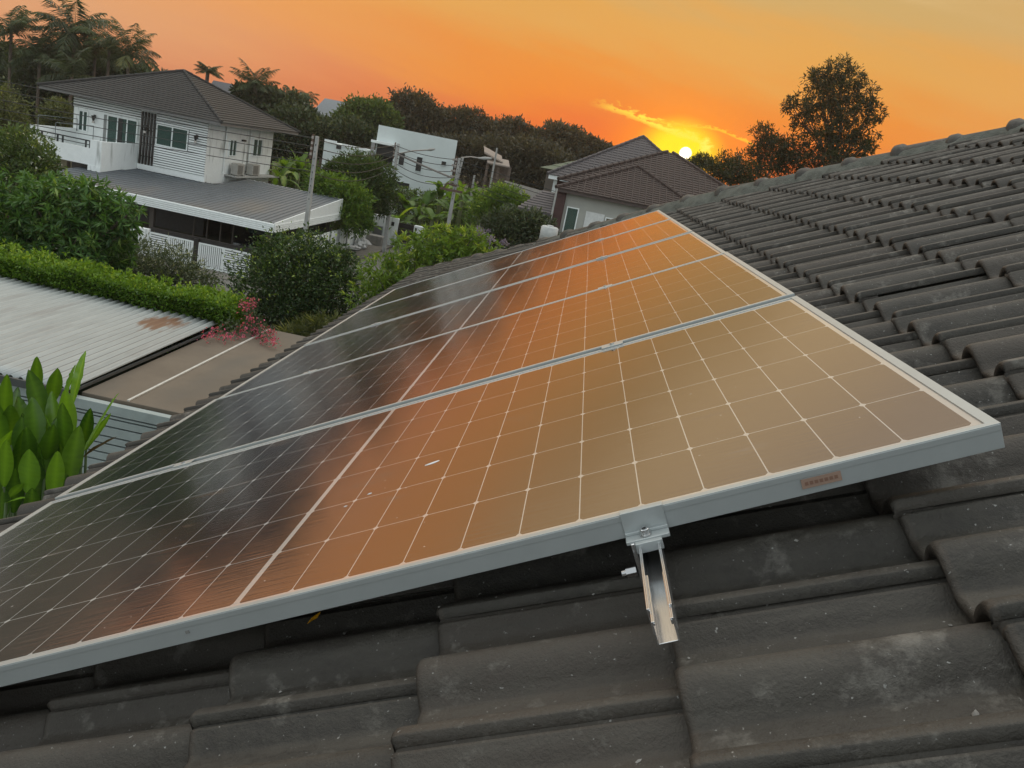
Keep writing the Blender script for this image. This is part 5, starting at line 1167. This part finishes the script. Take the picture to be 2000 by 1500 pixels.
# right side against the sunset
tree('small_tree', 'little dark treetop directly right of the sun disc', 'tree', 58, [(1369, 312, 14, 9), (1352, 321, 20, 8), (1382, 320, 14, 9)], G_BIG, 260, 12, .17, .055, 121, 'trees against the sunset', tr=.1, csz=.3)
tree('dark_bush', 'low dark bushy tree between the brown roof and the big tree', 'tree', 52, [(1415, 325, 30, 22), (1450, 330, 34, 24), (1392, 338, 24, 20), (1480, 345, 40, 24), (1430, 352, 60, 24)], G_BIG, 620, 13, .20, .06, 122, 'trees against the sunset', tr=.12, csz=.28)
tree('feathery_tree', 'small feathery tree silhouetted just left of the big tree', 'tree', 43, [(1492, 262, 22, 15), (1508, 285, 30, 18), (1480, 296, 20, 14), (1535, 290, 22, 18), (1510, 318, 38, 18), (1550, 320, 30, 18)], G_BIG, 420, 18, .18, .045, 123, 'trees against the sunset', tr=.045, csz=.30, droop=.3)
tree('big_tree', 'tallest tree against the yellow sky, open feathery crown rising over the tiled hip', 'tree', 42, [(1638, 138, 24, 22), (1612, 150, 22, 18), (1590, 158, 26, 18), (1662, 156, 26, 18), (1690, 180, 26, 20), (1640, 178, 34, 18), (1600, 190, 30, 18), (1562, 210, 30, 20), (1545, 205, 16, 10), (1700, 215, 26, 18), (1655, 215, 36, 20), (1612, 225, 32, 18), (1575, 245, 26, 18), (1690, 250, 30, 18), (1640, 258, 34, 18), (1600, 275, 34, 18), (1665, 288, 38, 16), (1555, 290, 26, 20), (1625, 305, 40, 14), (1688, 285, 22, 12), (1580, 315, 34, 14)], G_BIG, 960, 19, .20, .052, 124, 'trees against the sunset', tr=.075, csz=.23, droop=.3, base=tuple(at(1632, 330, 42)[:2]), inner=.15)
# middle distance right of the carport
tree('dark_leafy_tree', 'rounded dark tree in front of the white annex', 'tree', 46, [(700, 335, 48, 30), (660, 345, 34, 26), (735, 350, 34, 32), (700, 375, 50, 34), (745, 385, 28, 30)], G_MID, 900, 13, .22, .08, 131, tr=.12, tb=-.2)
tree('lime_tree', 'yellow-green leafy tree overhanging the boundary wall right of the carport', 'tree', 43, [(655, 375, 42, 26), (690, 395, 34, 30), (640, 400, 36, 24), (675, 425, 42, 26), (700, 430, 26, 22), (630, 360, 26, 16)], G_LIME, 800, 13, .22, .075, 132, tr=.1, tb=-.25)
for i, (px, py, D, n, L, lab) in enumerate([(560, 330, 49, 9, 1.6, 'banana plant between the white house and the carport pole'), (585, 322, 50, 8, 1.5, 'banana plant just left of the top of the carport pole'), (548, 345, 47, 8, 1.4, 'low banana plant at the right end of the air conditioner ledge'), (792, 400, 52, 9, 1.7, 'banana plant just right of the gateway pole'), (828, 398, 53, 9, 1.8, 'banana plant below the white box house'), (862, 378, 54, 9, 1.7, 'banana plant with a dark broad leaf left of the insulator pole'), (905, 375, 52, 9, 1.8, 'tall banana plant right of the insulator pole'), (845, 425, 50, 9, 1.6, 'low banana plant in front of the row, left of the insulator pole'), (930, 385, 54, 8, 1.5, 'banana plant by the short pale post'), (780, 425, 50, 8, 1.5, 'low banana plant beside the brown gate'), (815, 415, 55, 9, 1.7, 'banana plant hiding the foot of the white box house'), (880, 410, 51, 9, 1.6, 'banana plant whose blades cross the insulator pole'), (888, 395, 56, 9, 1.7, 'banana plant just behind the insulator pole'), (948, 398, 55, 8, 1.5, 'banana plant left of the glowing yellow-green shrub')]):
    banana(lab, px, py, D, n, L, 140 + i)
tree('yellow_green_shrub', 'glowing yellow-green shrub between the banana plants and the lean-to roof', 'shrub', 46, [(985, 385, 30, 20), (1010, 395, 26, 20), (960, 405, 32, 24), (1000, 420, 34, 22), (940, 425, 26, 20)], G_LIME, 640, 13, .20, .065, 151, tr=.07, tb=-.08)
tree('dark_bush', 'dark brownish bush below the yellow-green shrub, left of the water tank', 'bush', 33.5, [(1000, 435, 40, 24), (1035, 440, 34, 26), (960, 448, 34, 22), (1030, 455, 44, 24), (985, 465, 46, 22), (1060, 448, 20, 26), (1050, 432, 20, 14), (1078, 466, 14, 14)], G_DARK, 620, 13, .17, .055, 152, tr=.07)
tree('undergrowth_shrub', 'mid green undergrowth behind the gateway wall, below the banana plants', 'shrub', 57, [(800, 435, 34, 16), (845, 440, 40, 18), (890, 440, 40, 20), (770, 420, 24, 18), (930, 440, 34, 20)], G_MID, 520, 12, .2, .06, 153, tr=.06)
tree('undergrowth_shrub', 'dark undergrowth between the lime tree and the gateway pole', 'shrub', 52, [(735, 410, 22, 24), (745, 395, 20, 18), (722, 430, 22, 20), (775, 395, 20, 20)], G_DARK, 320, 12, .2, .06, 154, tr=.06)

tree('thicket_shrub', 'thicket of fresh green leaves behind the banana plants, below the white box house', 'shrub', 59, [(795, 392, 24, 20), (830, 398, 30, 20), (868, 400, 30, 24), (905, 398, 26, 22), (940, 405, 26, 18), (850, 420, 60, 18), (915, 425, 40, 18)], G_MID, 620, 12, .26, .085, 161, tr=.06, tb=.12)
tree('thicket_shrub', 'yellowish green thicket between the white house and the carport pole', 'shrub', 52, [(545, 345, 20, 16), (570, 335, 26, 22), (598, 340, 22, 20), (575, 360, 34, 14)], G_LIME, 300, 12, .22, .075, 162, tr=.06, tb=-.15)

# ---------------------------------------------------------------- evening haze
b = MB(); b.box(-140, 140, -30, 190, GZ - 1, 26.0)
hz = bpy.data.materials.new('evening_haze'); hz.use_nodes = True; nt = hz.node_tree; nt.nodes.clear()
pv = nt.nodes.new('ShaderNodeVolumePrincipled'); pv.inputs['Color'].default_value = (.86, .85, .82, 1); pv.inputs['Density'].default_value = .0005; pv.inputs['Anisotropy'].default_value = .55
mo_ = nt.nodes.new('ShaderNodeOutputMaterial'); nt.links.new(pv.outputs[0], mo_.inputs['Volume'])
tag(b.build('haze', hz, None), 'thin evening haze over the neighbourhood', 'haze', kind='stuff')
